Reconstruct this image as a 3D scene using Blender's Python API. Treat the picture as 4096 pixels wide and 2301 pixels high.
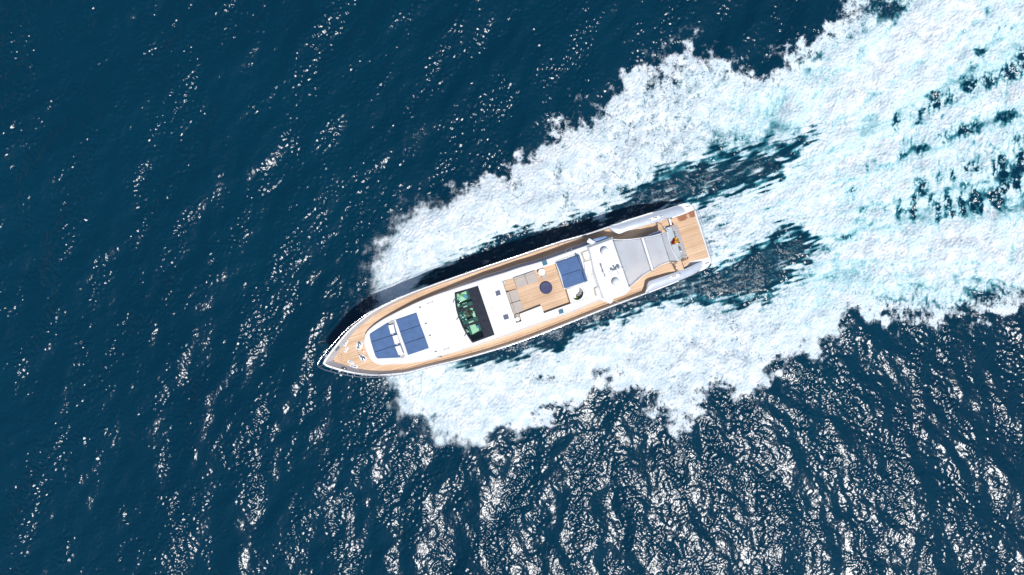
import bpy, bmesh, math, random
import numpy as np
from mathutils import Vector, Matrix
random.seed(7)
PI = math.pi
SC = bpy.context.scene
COL = SC.collection
for o in list(bpy.data.objects): bpy.data.objects.remove(o, do_unlink=True)

# ------------------------------------------------------------------ camera, sky, sun, exposure
HC = 60.0                                   # height of the drone above the sea
FPX = 24.0 / 36.0 * 4096.0
cam = bpy.data.cameras.new('camera'); cam.lens = 24.0; cam.sensor_width = 36.0
cam.clip_start = 0.5; cam.clip_end = 12000
camo = bpy.data.objects.new('camera', cam); COL.objects.link(camo)
camo.location = (0, 0, HC); camo.rotation_euler = (0, 0, 0); SC.camera = camo
SC.render.resolution_x = 1024; SC.render.resolution_y = 575

TANZ = 0.43                                 # tan of the sun's distance from straight overhead
SD = Vector((0.50, -0.86, 0)).normalized()  # compass direction towards the sun
SUN = Vector((SD.x * TANZ, SD.y * TANZ, 1.0)).normalized()
EL = math.asin(SUN.z)
w = bpy.data.worlds.new('World'); SC.world = w; w.use_nodes = True
nt = w.node_tree; nt.nodes.clear()
sky = nt.nodes.new('ShaderNodeTexSky'); sky.sky_type = 'NISHITA'; sky.sun_disc = False
sky.sun_elevation = EL; sky.sun_rotation = math.atan2(SD.x, SD.y)
bg = nt.nodes.new('ShaderNodeBackground'); bg.inputs[1].default_value = 0.11
out = nt.nodes.new('ShaderNodeOutputWorld')
nt.links.new(sky.outputs[0], bg.inputs[0]); nt.links.new(bg.outputs[0], out.inputs[0])
sl = bpy.data.lights.new('sun', 'SUN'); sl.energy = 4.2; sl.angle = math.radians(0.53); sl.color = (1, 0.98, 0.95)
so = bpy.data.objects.new('sun', sl); COL.objects.link(so)
so.rotation_euler = SUN.to_track_quat('Z', 'Y').to_euler(); so.location = (20, -40, 80)
SC.view_settings.view_transform = 'Standard'; SC.view_settings.look = 'None'
SC.view_settings.exposure = 0.0; SC.view_settings.gamma = 1
SC.render.engine = 'CYCLES'

# ------------------------------------------------------------------ materials
def srgb(r, g, b):
    f = lambda c: (c / 255 / 12.92) if c / 255 <= .04045 else ((c / 255 + .055) / 1.055) ** 2.4
    return (f(r), f(g), f(b))
def new_mat(name):
    m = bpy.data.materials.new(name); m.use_nodes = True
    n = m.node_tree; n.nodes.clear()
    o = n.nodes.new('ShaderNodeOutputMaterial'); b = n.nodes.new('ShaderNodeBsdfPrincipled')
    n.links.new(b.outputs[0], o.inputs[0])
    return m, n, b, o
def N(n, t, **kw):
    x = n.nodes.new(t)
    for k, v in kw.items(): setattr(x, k, v)
    return x
def math_(n, op, a, b=None, c=None, clamp=False):
    x = n.nodes.new('ShaderNodeMath'); x.operation = op; x.use_clamp = clamp
    for i, v in enumerate((a, b, c)):
        if v is None: continue
        if isinstance(v, (int, float)): x.inputs[i].default_value = v
        else: n.links.new(v, x.inputs[i])
    return x.outputs[0]
def mixc(n, f, a, b):
    x = n.nodes.new('ShaderNodeMix'); x.data_type = 'RGBA'
    if isinstance(f, (int, float)): x.inputs[0].default_value = f
    else: n.links.new(f, x.inputs[0])
    for i, v in ((6, a), (7, b)):
        if isinstance(v, tuple): x.inputs[i].default_value = (*v, 1)
        else: n.links.new(v, x.inputs[i])
    return x.outputs[2]
def maprange(n, v, a, b, c=0, d=1, smooth=True):
    x = n.nodes.new('ShaderNodeMapRange'); x.interpolation_type = 'SMOOTHSTEP' if smooth else 'LINEAR'
    n.links.new(v, x.inputs[0])
    for i, q in enumerate((a, b, c, d)): x.inputs[i + 1].default_value = q
    return x.outputs[0]
def noise(n, vec, scale, detail=3, rough=.55, dist=0):
    x = n.nodes.new('ShaderNodeTexNoise'); x.inputs['Scale'].default_value = scale
    x.inputs['Detail'].default_value = detail; x.inputs['Roughness'].default_value = rough
    x.inputs['Distortion'].default_value = dist
    if vec is not None: n.links.new(vec, x.inputs['Vector'])
    return x.outputs[0]
AXD = Vector((0.9494, 0.3141, 0)).normalized()          # from the bow towards the stern
NRM = Vector((AXD.y, -AXD.x, 0))                        # across, towards the sunny side
ANG = math.atan2(AXD.y, AXD.x)
def boat_coords(n, sx=1, sy=1):
    g = N(n, 'ShaderNodeNewGeometry')
    m = N(n, 'ShaderNodeMapping'); m.vector_type = 'POINT'
    m.inputs['Rotation'].default_value = (0, 0, -ANG); n.links.new(g.outputs['Position'], m.inputs[0])
    m2 = N(n, 'ShaderNodeMapping'); m2.inputs['Scale'].default_value = (sx, sy, 1); n.links.new(m.outputs[0], m2.inputs[0])
    return m.outputs[0], m2.outputs[0]
def plain(name, col, rough=.5, metal=0, var=.06, vscale=3, bump=0, bscale=60, coat=0, spec=.5):
    m, n, b, o = new_mat(name)
    p, _ = boat_coords(n)
    v = noise(n, p, vscale, 4)
    f = maprange(n, v, .3, .7)
    b.inputs['Roughness'].default_value = rough; b.inputs['Metallic'].default_value = metal
    b.inputs['Coat Weight'].default_value = coat; b.inputs['Specular IOR Level'].default_value = spec
    lo = tuple(c * (1 - var) for c in col); hi = tuple(min(1, c * (1 + var)) for c in col)
    n.links.new(mixc(n, f, lo, hi), b.inputs['Base Color'])
    if bump:
        bn = N(n, 'ShaderNodeBump'); bn.inputs['Distance'].default_value = bump
        n.links.new(noise(n, p, bscale, 2), bn.inputs['Height']); n.links.new(bn.outputs[0], b.inputs['Normal'])
    return m
WHITE = plain('white_gelcoat', (.75, .75, .745), .28, var=.02, coat=.2)
WARM = plain('warm_white_vinyl', (.74, .71, .66), .5, var=.04, bump=.003)
HULLW = plain('white_hull_paint', (.78, .79, .80), .18, var=.02, coat=.5)
SILVER = plain('silver_grey_hull_paint', (.50, .54, .61), .34, metal=.12, var=.04, coat=.5)
GREY = plain('light_grey_deck_paint', (.40, .38, .38), .45, var=.06)
PANELG = plain('blue_grey_deck_panel', (.36, .40, .43), .35, var=.10, vscale=1.2)
TAUPEG = plain('taupe_deck_panel', (.33, .31, .31), .5, var=.08)
BLUE = plain('blue_canvas', (.062, .124, .262), .8, var=.10, vscale=2.2, bump=.004, bscale=14)
BLUED = plain('blue_canvas_piping', (.02, .04, .12), .8)
TAUPE = plain('taupe_outdoor_fabric', (.43, .375, .335), .85, var=.05, bump=.003, bscale=22)
NAVY = plain('navy_cover', (.040, .045, .115), .7, var=.12, bump=.002)
DARK = plain('black_tinted_frame', (.022, .024, .034), .22, var=.2, coat=.4)
RUB = plain('dark_grey_rubber', (.05, .05, .055), .6)
STEEL = plain('polished_steel', (.72, .72, .72), .16, metal=1, var=.05)
HATCHG = plain('grey_hatch_glass', (.10, .115, .16), .2, var=.12, coat=.5)
HATCHT = plain('teal_hatch_glass', (.055, .16, .22), .2, var=.12, coat=.5)
SIDEG = plain('blue_side_window_glass', (.16, .26, .48), .35, var=.2, vscale=.9, coat=.2)
CREAM = plain('cream_carpet', (.72, .74, .62), .8, var=.05)
SKIN = plain('sunburnt_skin', (.42, .20, .12), .6)
HAIR = plain('dark_brown_hair', (.03, .018, .012), .7)
CLOTH = plain('white_shirt_cloth', (.7, .7, .7), .8)
SHORTS = plain('dark_shorts_cloth', (.03, .04, .07), .8)
LEAF = plain('yellow_green_leaf', (.30, .42, .05), .5, var=.4, vscale=20)
TREAD = plain('grey_stair_tread', (.26, .26, .27), .6)
FRED = plain('red_flag_cloth', (.34, .015, .02), .7, var=.1)
FYEL = plain('yellow_flag_cloth', (.80, .55, .03), .7, var=.1)
SCREEN = plain('instrument_glass', (.02, .07, .08), .15, coat=.5)
DKTEAL = plain('dark_green_upholstery', (.03, .09, .09), .6, var=.3)

def teak_mat(name, tint=1.0, wet=None):
    m, n, b, o = new_mat(name)
    p, ps = boat_coords(n, .35, 9.0)
    sep = N(n, 'ShaderNodeSeparateXYZ'); n.links.new(p, sep.inputs[0])
    board = math_(n, 'FLOOR', math_(n, 'DIVIDE', sep.outputs[1], .068))
    wn = N(n, 'ShaderNodeTexWhiteNoise'); wn.noise_dimensions = '1D'; n.links.new(board, wn.inputs['W'])
    grain = noise(n, ps, 1.6, 5, .65)
    big = noise(n, p, .45, 3)
    fr = math_(n, 'FRACT', math_(n, 'DIVIDE', sep.outputs[1], .068))
    line = math_(n, 'LESS_THAN', fr, .10)
    t = math_(n, 'ADD', math_(n, 'MULTIPLY', wn.outputs[0], .30), math_(n, 'MULTIPLY', grain, .5))
    t = math_(n, 'ADD', t, math_(n, 'MULTIPLY', big, .55))
    t = maprange(n, t, .40, 1.0)
    a = tuple(c * tint for c in (.47, .29, .165)); c2 = tuple(c * tint for c in (.71, .51, .34))
    col = mixc(n, t, a, c2)
    col = mixc(n, math_(n, 'MULTIPLY', line, .6), col, (.12, .075, .05))
    if wet:  # reddish-brown noise patches mixed into the planks around the given points
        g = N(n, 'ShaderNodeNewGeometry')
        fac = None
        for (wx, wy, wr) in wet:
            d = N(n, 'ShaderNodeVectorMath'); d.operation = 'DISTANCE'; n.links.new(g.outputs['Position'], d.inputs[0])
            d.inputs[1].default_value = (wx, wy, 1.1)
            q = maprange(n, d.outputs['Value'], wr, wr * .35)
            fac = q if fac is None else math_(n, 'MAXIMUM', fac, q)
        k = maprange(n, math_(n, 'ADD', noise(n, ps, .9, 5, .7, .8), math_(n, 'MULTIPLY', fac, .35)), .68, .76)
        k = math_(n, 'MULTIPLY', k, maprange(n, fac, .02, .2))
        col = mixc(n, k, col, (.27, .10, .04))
    n.links.new(col, b.inputs['Base Color'])
    b.inputs['Roughness'].default_value = .6
    return m
def glass_mat(name, tint, gloss=.08, alpha=None):
    m, n, b, o = new_mat(name)
    n.nodes.remove(b)
    tr = N(n, 'ShaderNodeBsdfTransparent'); tr.inputs[0].default_value = (*tint, 1)
    gl = N(n, 'ShaderNodeBsdfGlossy'); gl.inputs['Roughness'].default_value = .05
    mx = N(n, 'ShaderNodeMixShader'); mx.inputs[0].default_value = gloss
    n.links.new(tr.outputs[0], mx.inputs[1]); n.links.new(gl.outputs[0], mx.inputs[2]); n.links.new(mx.outputs[0], o.inputs[0])
    return m
GREENG = glass_mat('green_tinted_glass', (.68, .93, .83), .05)
def awning_mat(name, col, trans):
    m, n, b, o = new_mat(name)
    n.nodes.remove(b)
    p, _ = boat_coords(n)
    v = maprange(n, noise(n, p, .7, 3), .3, .7)
    c = mixc(n, v, tuple(x * .96 for x in col), tuple(min(1, x * 1.04) for x in col))
    df = N(n, 'ShaderNodeBsdfDiffuse'); n.links.new(c, df.inputs[0])
    tl = N(n, 'ShaderNodeBsdfTranslucent'); tl.inputs[0].default_value = (*col, 1)
    tp = N(n, 'ShaderNodeBsdfTransparent')
    m1 = N(n, 'ShaderNodeMixShader'); m1.inputs[0].default_value = .12
    m2 = N(n, 'ShaderNodeMixShader'); m2.inputs[0].default_value = trans
    n.links.new(df.outputs[0], m1.inputs[1]); n.links.new(tl.outputs[0], m1.inputs[2])
    n.links.new(m1.outputs[0], m2.inputs[1]); n.links.new(tp.outputs[0], m2.inputs[2]); n.links.new(m2.outputs[0], o.inputs[0])
    return m
MESHF = awning_mat('grey_mesh_fabric', (.73, .76, .80), .12)
MESHW = awning_mat('white_canvas', (.78, .78, .78), .02)

# ------------------------------------------------------------------ mapping of traced points
ZM = dict(S=(0, 0, 1), A=(1240, 1060, 600 / 1809), B=(1750, 1040, 600 / 2170), C=(1950, 960, 500 / 2128),
          D=(2350, 880, 520 / 2150), E=(2560, 800, 310 / 1495), F=(1780, 1120, 240 / 1286),
          G=(1280, 1320, 240 / 1736), K=(2180, 980, 340 / 1757), L=(1980, 1060, 260 / 1636), M=(2650, 900, 220 / 1592))
def W0(px, py, z):
    s = (HC - z) / FPX
    return Vector(((px - 2048) * s, -(py - 1150.5) * s, z))
BOW = W0(1291, 1456, 4.0); BOW.z = 0
def uv(p):
    d = Vector((p[0] - BOW.x, p[1] - BOW.y, 0)); return d.dot(AXD), d.dot(NRM)
def fromuv(u, v, z=0): 
    q = BOW + AXD * u + NRM * v; return Vector((q.x, q.y, z))
def pl(tab):
    xs = [a for a, _ in tab]; ys = [b for _, b in tab]
    return lambda u: float(np.interp(u, xs, ys))
SHEER_T = [(-1, 4.05), (8, 3.6), (18, 3.35), (28, 3.05), (29.6, 2.85), (31.6, 2.0), (32.8, 1.22), (36, 1.18)]
DECK_T = [(-1, 3.62), (8, 3.14), (18, 2.82), (28, 2.50), (36, 2.42)]
ROOF_T = [(3, 3.72), (5, 3.74), (11.2, 4.05), (14.8, 4.45), (18, 4.55), (36, 4.55)]
zs, zd, zr = pl(SHEER_T), pl(DECK_T), pl(ROOF_T)
def fz(f, off=0): return lambda u: f(u) + off
def T(zoom, pts, zf):
    """traced points of one zoom -> world points at height zf (number or function of u)"""
    ox, oy, k = ZM[zoom]; res = []
    for x, y in pts:
        z = zf if isinstance(zf, (int, float)) else 3.0
        for _ in range(5):
            p = W0(ox + x * k, oy + y * k, z)
            if not isinstance(zf, (int, float)): z = zf(uv(p)[0])
        res.append(p)
    return res
def smooth(pts, n=6, closed=False):
    P = [Vector(p) for p in pts]; m = len(P); res = []
    rng = range(m) if closed else range(m - 1)
    for i in rng:
        p0 = P[(i - 1) % m] if closed or i > 0 else P[i]; p1 = P[i]; p2 = P[(i + 1) % m]
        p3 = P[(i + 2) % m] if closed or i + 2 < m else p2
        for k in range(n):
            t = k / n
            res.append(.5 * ((2 * p1) + (p2 - p0) * t + (2 * p0 - 5 * p1 + 4 * p2 - p3) * t * t + (3 * p1 - p0 - 3 * p2 + p3) * t ** 3))
    if not closed: res.append(P[-1])
    return res
def resample(pts, n):
    d = [0]
    for a, b in zip(pts, pts[1:]): d.append(d[-1] + (b - a).length)
    A = np.array([tuple(p) for p in pts]); t = np.linspace(0, d[-1], n)
    return [Vector((np.interp(x, d, A[:, 0]), np.interp(x, d, A[:, 1]), np.interp(x, d, A[:, 2]))) for x in t]
def area(p): return .5 * sum(a.x * b.y - b.x * a.y for a, b in zip(p, p[1:] + p[:1]))
def ccw(p): return p if area(p) > 0 else p[::-1]
def offset(p, d):
    """inset a ccw polygon by d (negative = outset); d may be a function of u"""
    res = []; n = len(p)
    for i in range(n):
        a, b, c = p[i - 1], p[i], p[(i + 1) % n]
        e1 = (b - a); e2 = (c - b); e1.z = e2.z = 0
        if e1.length < 1e-6 or e2.length < 1e-6: res.append(b.copy()); continue
        e1.normalize(); e2.normalize()
        n1 = Vector((-e1.y, e1.x, 0)); n2 = Vector((-e2.y, e2.x, 0)); m = n1 + n2
        if m.length < 1e-3: m = n1.copy()
        m.normalize(); k = 1 / max(.45, m.dot(n1))
        dd = d(uv(b)[0]) if callable(d) else d
        res.append(b + m * dd * k)
    return res

# ------------------------------------------------------------------ object helpers
def link(name, bm, mat, parent=None, smooth_=False):
    me = bpy.data.meshes.new(name)
    if parent is not None:
        base = parent
        off = Vector((0, 0, 0))
        while base is not None: off += Vector(base.location); base = base.parent
        bmesh.ops.translate(bm, verts=bm.verts, vec=-off)
    bm.to_mesh(me); bm.free()
    for m in (mat if isinstance(mat, (list, tuple)) else [mat]): me.materials.append(m)
    if smooth_:
        for f in me.polygons: f.use_smooth = True
    o = bpy.data.objects.new(name, me); COL.objects.link(o)
    if parent is not None: o.parent = parent
    return o
def thing(name, label, cat, loc, group=None):
    o = bpy.data.objects.new(name, None); COL.objects.link(o); o.location = loc
    o.empty_display_size = .3
    tag(o, label, cat, group); return o
def tag(o, label, cat, group=None):
    o['label'] = label; o['category'] = cat
    if group: o['group'] = group
    return o
def add_box(bm, c, size, rot=0, tilt=None):
    M = Matrix.Translation(c) @ Matrix.Rotation(rot, 4, 'Z')
    if tilt: M = M @ tilt
    r = bmesh.ops.create_cube(bm, size=1, matrix=M @ Matrix.Diagonal((*size, 1)))
    return r['verts']
def add_rbox(bm, c, size, rot=0, r=.02, tilt=None):
    v = add_box(bm, c, size, rot, tilt)
    es = list({e for x in v for e in x.link_edges})
    bmesh.ops.bevel(bm, geom=es, offset=r, segments=2, affect='EDGES', profile=.6)
def add_tube(bm, pts, r, seg=8, cap=True):
    pts = [Vector(p) for p in pts]; rings = []
    for i, p in enumerate(pts):
        a = pts[max(0, i - 1)]; b = pts[min(len(pts) - 1, i + 1)]; t = (b - a).normalized()
        up = Vector((0, 0, 1)) if abs(t.z) < .9 else Vector((1, 0, 0))
        x = t.cross(up).normalized(); y = t.cross(x).normalized()
        rr = r[i] if isinstance(r, (list, tuple)) else r
        rings.append([bm.verts.new(p + x * math.cos(k * 2 * PI / seg) * rr + y * math.sin(k * 2 * PI / seg) * rr) for k in range(seg)])
    for a, b in zip(rings, rings[1:]):
        for k in range(seg): bm.faces.new((a[k], a[(k + 1) % seg], b[(k + 1) % seg], b[k]))
    if cap:
        bm.faces.new(rings[0][::-1]); bm.faces.new(rings[-1])
def add_lathe(bm, c, prof, seg=28, rot=0, sx=1, sy=1):
    """prof: list of (radius, z) from bottom to top"""
    rings = []
    for r, z in prof:
        if r < 1e-5: rings.append([bm.verts.new((c[0], c[1], c[2] + z))])
        else:
            ring = []
            for k in range(seg):
                a = 2 * PI * k / seg; x, y = r * sx * math.cos(a), r * sy * math.sin(a)
                ring.append(bm.verts.new((c[0] + x * math.cos(rot) - y * math.sin(rot), c[1] + x * math.sin(rot) + y * math.cos(rot), c[2] + z)))
            rings.append(ring)
    for a, b in zip(rings, rings[1:]):
        for k in range(seg):
            k2 = (k + 1) % seg
            if len(a) == 1 and len(b) > 1: bm.faces.new((a[0], b[k2], b[k]))
            elif len(b) == 1 and len(a) > 1: bm.faces.new((a[k], a[k2], b[0]))
            elif len(a) > 1: bm.faces.new((a[k], a[k2], b[k2], b[k]))
    if len(rings[0]) > 1: bm.faces.new(rings[0][::-1])
    if len(rings[-1]) > 1: bm.faces.new(rings[-1])
def add_rings(bm, rings, cap_top=True, cap_bot=False, closed=True):
    vs = [[bm.verts.new(p) for p in r] for r in rings]
    n = len(rings[0])
    for a, b in zip(vs, vs[1:]):
        for k in range(n if closed else n - 1):
            k2 = (k + 1) % n; bm.faces.new((a[k], a[k2], b[k2], b[k]))
    if cap_top: bm.faces.new(vs[-1])
    if cap_bot: bm.faces.new(vs[0][::-1])
def cushion_bm(bm, poly, h, r=.03, base=None):
    """soft-edged slab standing on the traced polygon; poly z = top height"""
    p = ccw(poly)
    def at(q, dz): return [Vector((a.x, a.y, b.z + dz)) for a, b in zip(q, p)]
    add_rings(bm, [at(p, -h), at(p, -r), at(offset(p, r * .3), -r * .3), at(offset(p, r), 0)], True, True)
def sheet_bm(bm, outer, holes=(), zf=None, breaks=()):
    tmp = bmesh.new(); es = []
    for lp in [outer] + list(holes):
        vs = [tmp.verts.new((p.x, p.y, 0)) for p in lp]
        for i in range(len(vs)): es.append(tmp.edges.new((vs[i], vs[(i + 1) % len(vs)])))
    bmesh.ops.triangle_fill(tmp, use_beauty=True, use_dissolve=False, edges=es)
    for b in breaks:
        q = fromuv(b, 0)
        bmesh.ops.bisect_plane(tmp, geom=tmp.verts[:] + tmp.edges[:] + tmp.faces[:], plane_co=q, plane_no=AXD)
    for f in tmp.faces:
        f.normal_update()
        if f.normal.z < 0: f.normal_flip()
    mp = {}
    for v in tmp.verts:
        z = zf if isinstance(zf, (int, float)) else zf(uv(v.co)[0])
        mp[v] = bm.verts.new((v.co.x, v.co.y, z))
    for f in tmp.faces: bm.faces.new([mp[v] for v in f.verts])
    tmp.free()
def skirt_bm(bm, top, bot, closed=True):
    a = [bm.verts.new(p) for p in top]; b = [bm.verts.new(p) for p in bot]; n = len(a)
    for k in range(n if closed else n - 1):
        k2 = (k + 1) % n; bm.faces.new((b[k], b[k2], a[k2], a[k]))
def lift(pts, f): return [Vector((p.x, p.y, f if isinstance(f, (int, float)) else f(uv(p)[0]))) for p in pts]
def brk(tab): return [a for a, _ in tab]

# ================================================================== SEA
rng = np.random.default_rng(11)
CX, CY, DXY = 51.0, 29.5, 0.075
def axis(c):
    core = np.arange(-c, c + 1e-6, DXY); step = DXY; outp = []; x = core[-1]
    while x < 4500: step *= 1.30; x += step; outp.append(x)
    outp = np.array(outp); return np.concatenate([-outp[::-1], core, outp]), len(outp), len(core)
gx, nox, ncx = axis(CX); gy, noy, ncy = axis(CY)
cx, cy = gx[nox:nox + ncx], gy[noy:noy + ncy]
def spectrum_field(kfun):
    kx = 2 * np.pi * np.fft.fftfreq(ncx, DXY)[None, :]; ky = 2 * np.pi * np.fft.fftfreq(ncy, DXY)[:, None]
    k = np.hypot(kx, ky); k[0, 0] = 1e-6; th = np.arctan2(ky, kx)
    a = kfun(k, th); a[0, 0] = 0
    return np.fft.ifft2(np.fft.fft2(rng.standard_normal((ncy, ncx))) * a).real
def band(lo, hi, p=0, th0=None, spread=2, soft=.25):
    """noise whose wavelengths lie between lo and hi metres"""
    k0, k1 = 2 * np.pi / hi, 2 * np.pi / lo
    def f(k, th):
        a = 1 / (1 + np.exp(-(np.log(k) - np.log(k0)) / (soft / 2))) / (1 + np.exp((np.log(k) - np.log(k1)) / (soft / 2))) * k ** (-p)
        if th0 is not None: a = a * np.abs(np.cos(th - th0)) ** spread
        return a
    h = spectrum_field(f); return h / h.std()
def slope_norm(h, s):
    gyy, gxx = np.gradient(h, DXY); return h * (s / math.sqrt((gxx ** 2 + gyy ** 2).mean() / 2))
def coarse(fun, st=0.36):
    """evaluate fun(X, Y) on a coarse grid and interpolate to the core grid"""
    ax = np.arange(-CX, CX + st, st); ay = np.arange(-CY, CY + st, st)
    X, Y = np.meshgrid(ax, ay); F = fun(X, Y)
    ix = np.clip((cx + CX) / st, 0, len(ax) - 1.001); iy = np.clip((cy + CY) / st, 0, len(ay) - 1.001)
    i0 = ix.astype(int); fx = ix - i0; j0 = iy.astype(int); fy = iy - j0
    R = F[:, i0] * (1 - fx) + F[:, i0 + 1] * fx
    return R[j0] * (1 - fy)[:, None] + R[j0 + 1] * fy[:, None]
def seapt(p): s = HC / FPX; return ((p[0] - 2048) * s, -(p[1] - 1150.5) * s)
def sdist(poly):
    P = np.array([seapt(p) for p in poly])
    def f(X, Y):
        d = np.full(X.shape, 1e9); ins = np.zeros(X.shape, bool)
        for (x0, y0), (x1, y1) in zip(P, np.roll(P, -1, 0)):
            ex, ey = x1 - x0, y1 - y0; t = np.clip(((X - x0) * ex + (Y - y0) * ey) / (ex * ex + ey * ey + 1e-9), 0, 1)
            d = np.minimum(d, np.hypot(X - x0 - t * ex, Y - y0 - t * ey))
            c = (y0 > Y) != (y1 > Y)
            with np.errstate(divide='ignore', invalid='ignore'):
                ins ^= c & (X < ex * (Y - y0) / (ey if abs(ey) > 1e-9 else 1e-9) + x0)
        return np.where(ins, d, -d)
    return coarse(f)
def sstep(x, a, b): t = np.clip((x - a) / (b - a), 0, 1); return t * t * (3 - 2 * t)

WAKE = [(1440,1230),(1452,1185),(1450,1113),(1471,1018),(1511,954),(1566,875),(1654,827),(1749,795),(1876,747),(2019,700),(2130,628),(2200,548),(2248,477),(2335,453),(2438,397),(2478,350),(2518,302),(2605,258),(2677,270),(2690,205),(2740,163),(2828,222),(2915,246),(2955,294),(3058,306),(3122,262),(3177,215),(3241,159),(3265,127),(3336,72),(3384,48),(3368,-160),(4500,-160),(4500,1190),(4096,1215),(4013,1237),(3905,1258),(3829,1291),(3688,1291),(3558,1269),(3482,1248),(3427,1226),(3384,1280),(3330,1345),(3286,1400),(3199,1427),(3091,1486),(3069,1552),(2961,1590),(2896,1552),(2820,1573),(2787,1660),(2722,1758),(2657,1693),(2602,1638),(2581,1573),(2494,1524),(2418,1530),(2385,1573),(2277,1628),(2168,1671),(2081,1725),(1995,1758),(1940,1780),(1864,1801),(1788,1790),(1712,1780),(1626,1704),(1582,1660),(1520,1580),(1470,1500),(1600,1400)]
WEDGE_UP = [(1690,1150),(1732,1105),(1815,1063),(1867,1017),(1944,981),(2022,950),(2074,934),(2178,913),(2255,898),(2359,867),(2440,845),(2518,802),(2597,739),(2645,707),(2740,660),(2875,628),(2995,608),(3169,588),(3249,530),(3185,604),(3114,691),(3026,747),(2915,767),(2836,783),(2748,806),(2600,900),(2300,1010),(1900,1140)]
WEDGE_LOW = [(1800,1420),(1850,1450),(1995,1427),(2060,1430),(2147,1400),(2244,1394),(2299,1329),(2385,1313),(2494,1258),(2602,1218),(2711,1196),(2820,1204),(2950,1200),(3060,1190),(3130,1150),(3177,1073),(3225,1025),(3257,954),(3233,926),(3153,922),(3074,969),(2955,1025),(2852,1073),(2750,1090),(2300,1240),(1950,1370)]
DENS = [(1480,1180,1.0),(1500,1080,1.15),(1600,1000,1.25),(1700,950,1.25),(1900,880,1.15),(2100,780,1.05),(2100,900,1.05),(2300,650,1.0),(2300,800,1.0),(2500,500,.92),(2700,350,.85),(2800,280,.72),(2900,450,.92),(3050,400,.80),(3150,350,.80),(3250,250,.80),(3400,120,.66),(3500,40,.5),(3350,300,1.05),(3500,200,1.2),(3700,100,1.25),(3900,60,1.1),(3600,350,1.25),(3300,500,1.05),(3200,680,1.15),(3400,600,1.12),(3000,830,1.12),(2900,1000,1.0),(3300,850,1.15),(3600,950,1.15),(3900,930,1.2),(3500,1000,1.1),(3800,1050,1.15),(4000,1000,1.1),(2700,560,.84),(2850,550,.8),(2950,580,.66),(2600,650,.8),(2450,720,.85),(3100,450,.78),(3150,560,.66),(1560,1560,1.1),(1700,1620,1.25),(1800,1600,1.3),(2000,1560,1.28),(2200,1500,1.22),(2400,1420,1.2),(2600,1400,1.12),(2800,1350,1.08),(3000,1300,1.04),(3200,1250,.95),(3000,1450,1.0),(2700,1600,.88),(3300,1150,.80),(3500,1130,.78),(3700,1200,.74),(3900,1200,.70),(2900,1230,.72),(3100,1170,.70),(3200,1050,.74),(3600,780,.95),(3800,600,.85),(3700,700,.85),(4000,560,.8),(3500,720,.95),(3950,720,.78),(4100,800,.8),(3750,480,.9)]
# patches of darker water between the foam: x, y, half width, half height (px of the photograph), tilt, strength
PATCH = [(3583,485,16,38,0,.75),(3670,480,18,30,0,.6),(3745,400,30,34,-10,.8),(3800,390,24,30,0,.6),(3877,345,36,36,20,.85),(3964,320,40,34,-10,.8),(4051,285,44,36,-20,.95),(3893,254,20,26,30,.55),(3924,207,26,34,30,.6),(3996,119,24,40,30,.55),(4096,238,40,40,0,.8),(3700,440,30,18,-15,.5),
 (3392,699,40,22,-20,.34),(3471,665,40,24,-15,.36),(3606,620,50,22,-15,.38),(3700,590,46,24,-15,.40),(3760,548,50,30,-15,.5),(3869,520,50,30,-10,.58),(3900,500,30,40,0,.4),(4028,470,50,30,-10,.45),(4070,560,40,36,0,.42),(3980,600,40,30,0,.3),(3560,700,40,16,-15,.3),(3410,760,22,18,0,.4),
 (3535,850,15,30,0,.45),(3598,835,13,42,0,.65),(3662,830,12,50,0,.85),(3686,745,28,42,-20,.75),(3722,790,12,34,0,.6),(3750,842,15,44,0,.9),(3789,815,18,48,0,.85),(3815,845,10,30,0,.6),(3853,815,17,50,0,.95),(3905,800,17,46,0,.9),(3930,820,14,40,0,.8),(3990,790,20,40,-25,.9),(4010,750,22,40,0,.8),(4067,730,22,46,0,.85),(3757,700,24,30,0,.5),(3815,700,14,34,0,.6),(3869,662,24,30,20,.7),(3972,675,18,44,0,.75),(4015,655,20,50,-15,.85),(4090,640,24,50,0,.8),(3900,680,30,30,0,.55),(3450,860,18,34,0,.4),(3500,880,24,14,-20,.3),
 (2180,1512,70,16,3,.7),(2150,1500,30,12,0,.4),(1760,1500,34,9,-35,.55),(3640,1250,70,18,0,.35),(3850,1225,50,22,0,.45),(3950,1190,60,24,0,.5),(4040,1160,50,26,0,.4),(3560,1200,60,20,0,.3),(3380,950,44,20,0,.5),(3300,1000,40,30,0,.35),(3330,60,60,30,0,.3),(3560,30,90,26,0,.45),(3200,220,24,50,-20,.35),(2880,585,34,44,0,.35),(2960,560,36,30,0,.35),(3060,590,40,30,0,.35),(3180,530,30,34,0,.35),(2490,760,24,26,0,.3),(2540,700,20,30,0,.3),(2240,690,9,16,20,.4),(2190,790,10,18,0,.4),(2260,800,12,26,10,.5),(2130,730,10,16,0,.35),(2075,720,10,14,0,.3),(2280,830,18,12,0,.4),(3000,560,20,24,0,.3),(2420,440,40,16,-20,.25),(2350,530,20,24,0,.25),(2740,500,22,30,0,.25),(2620,330,40,20,-20,.2)]

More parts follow.
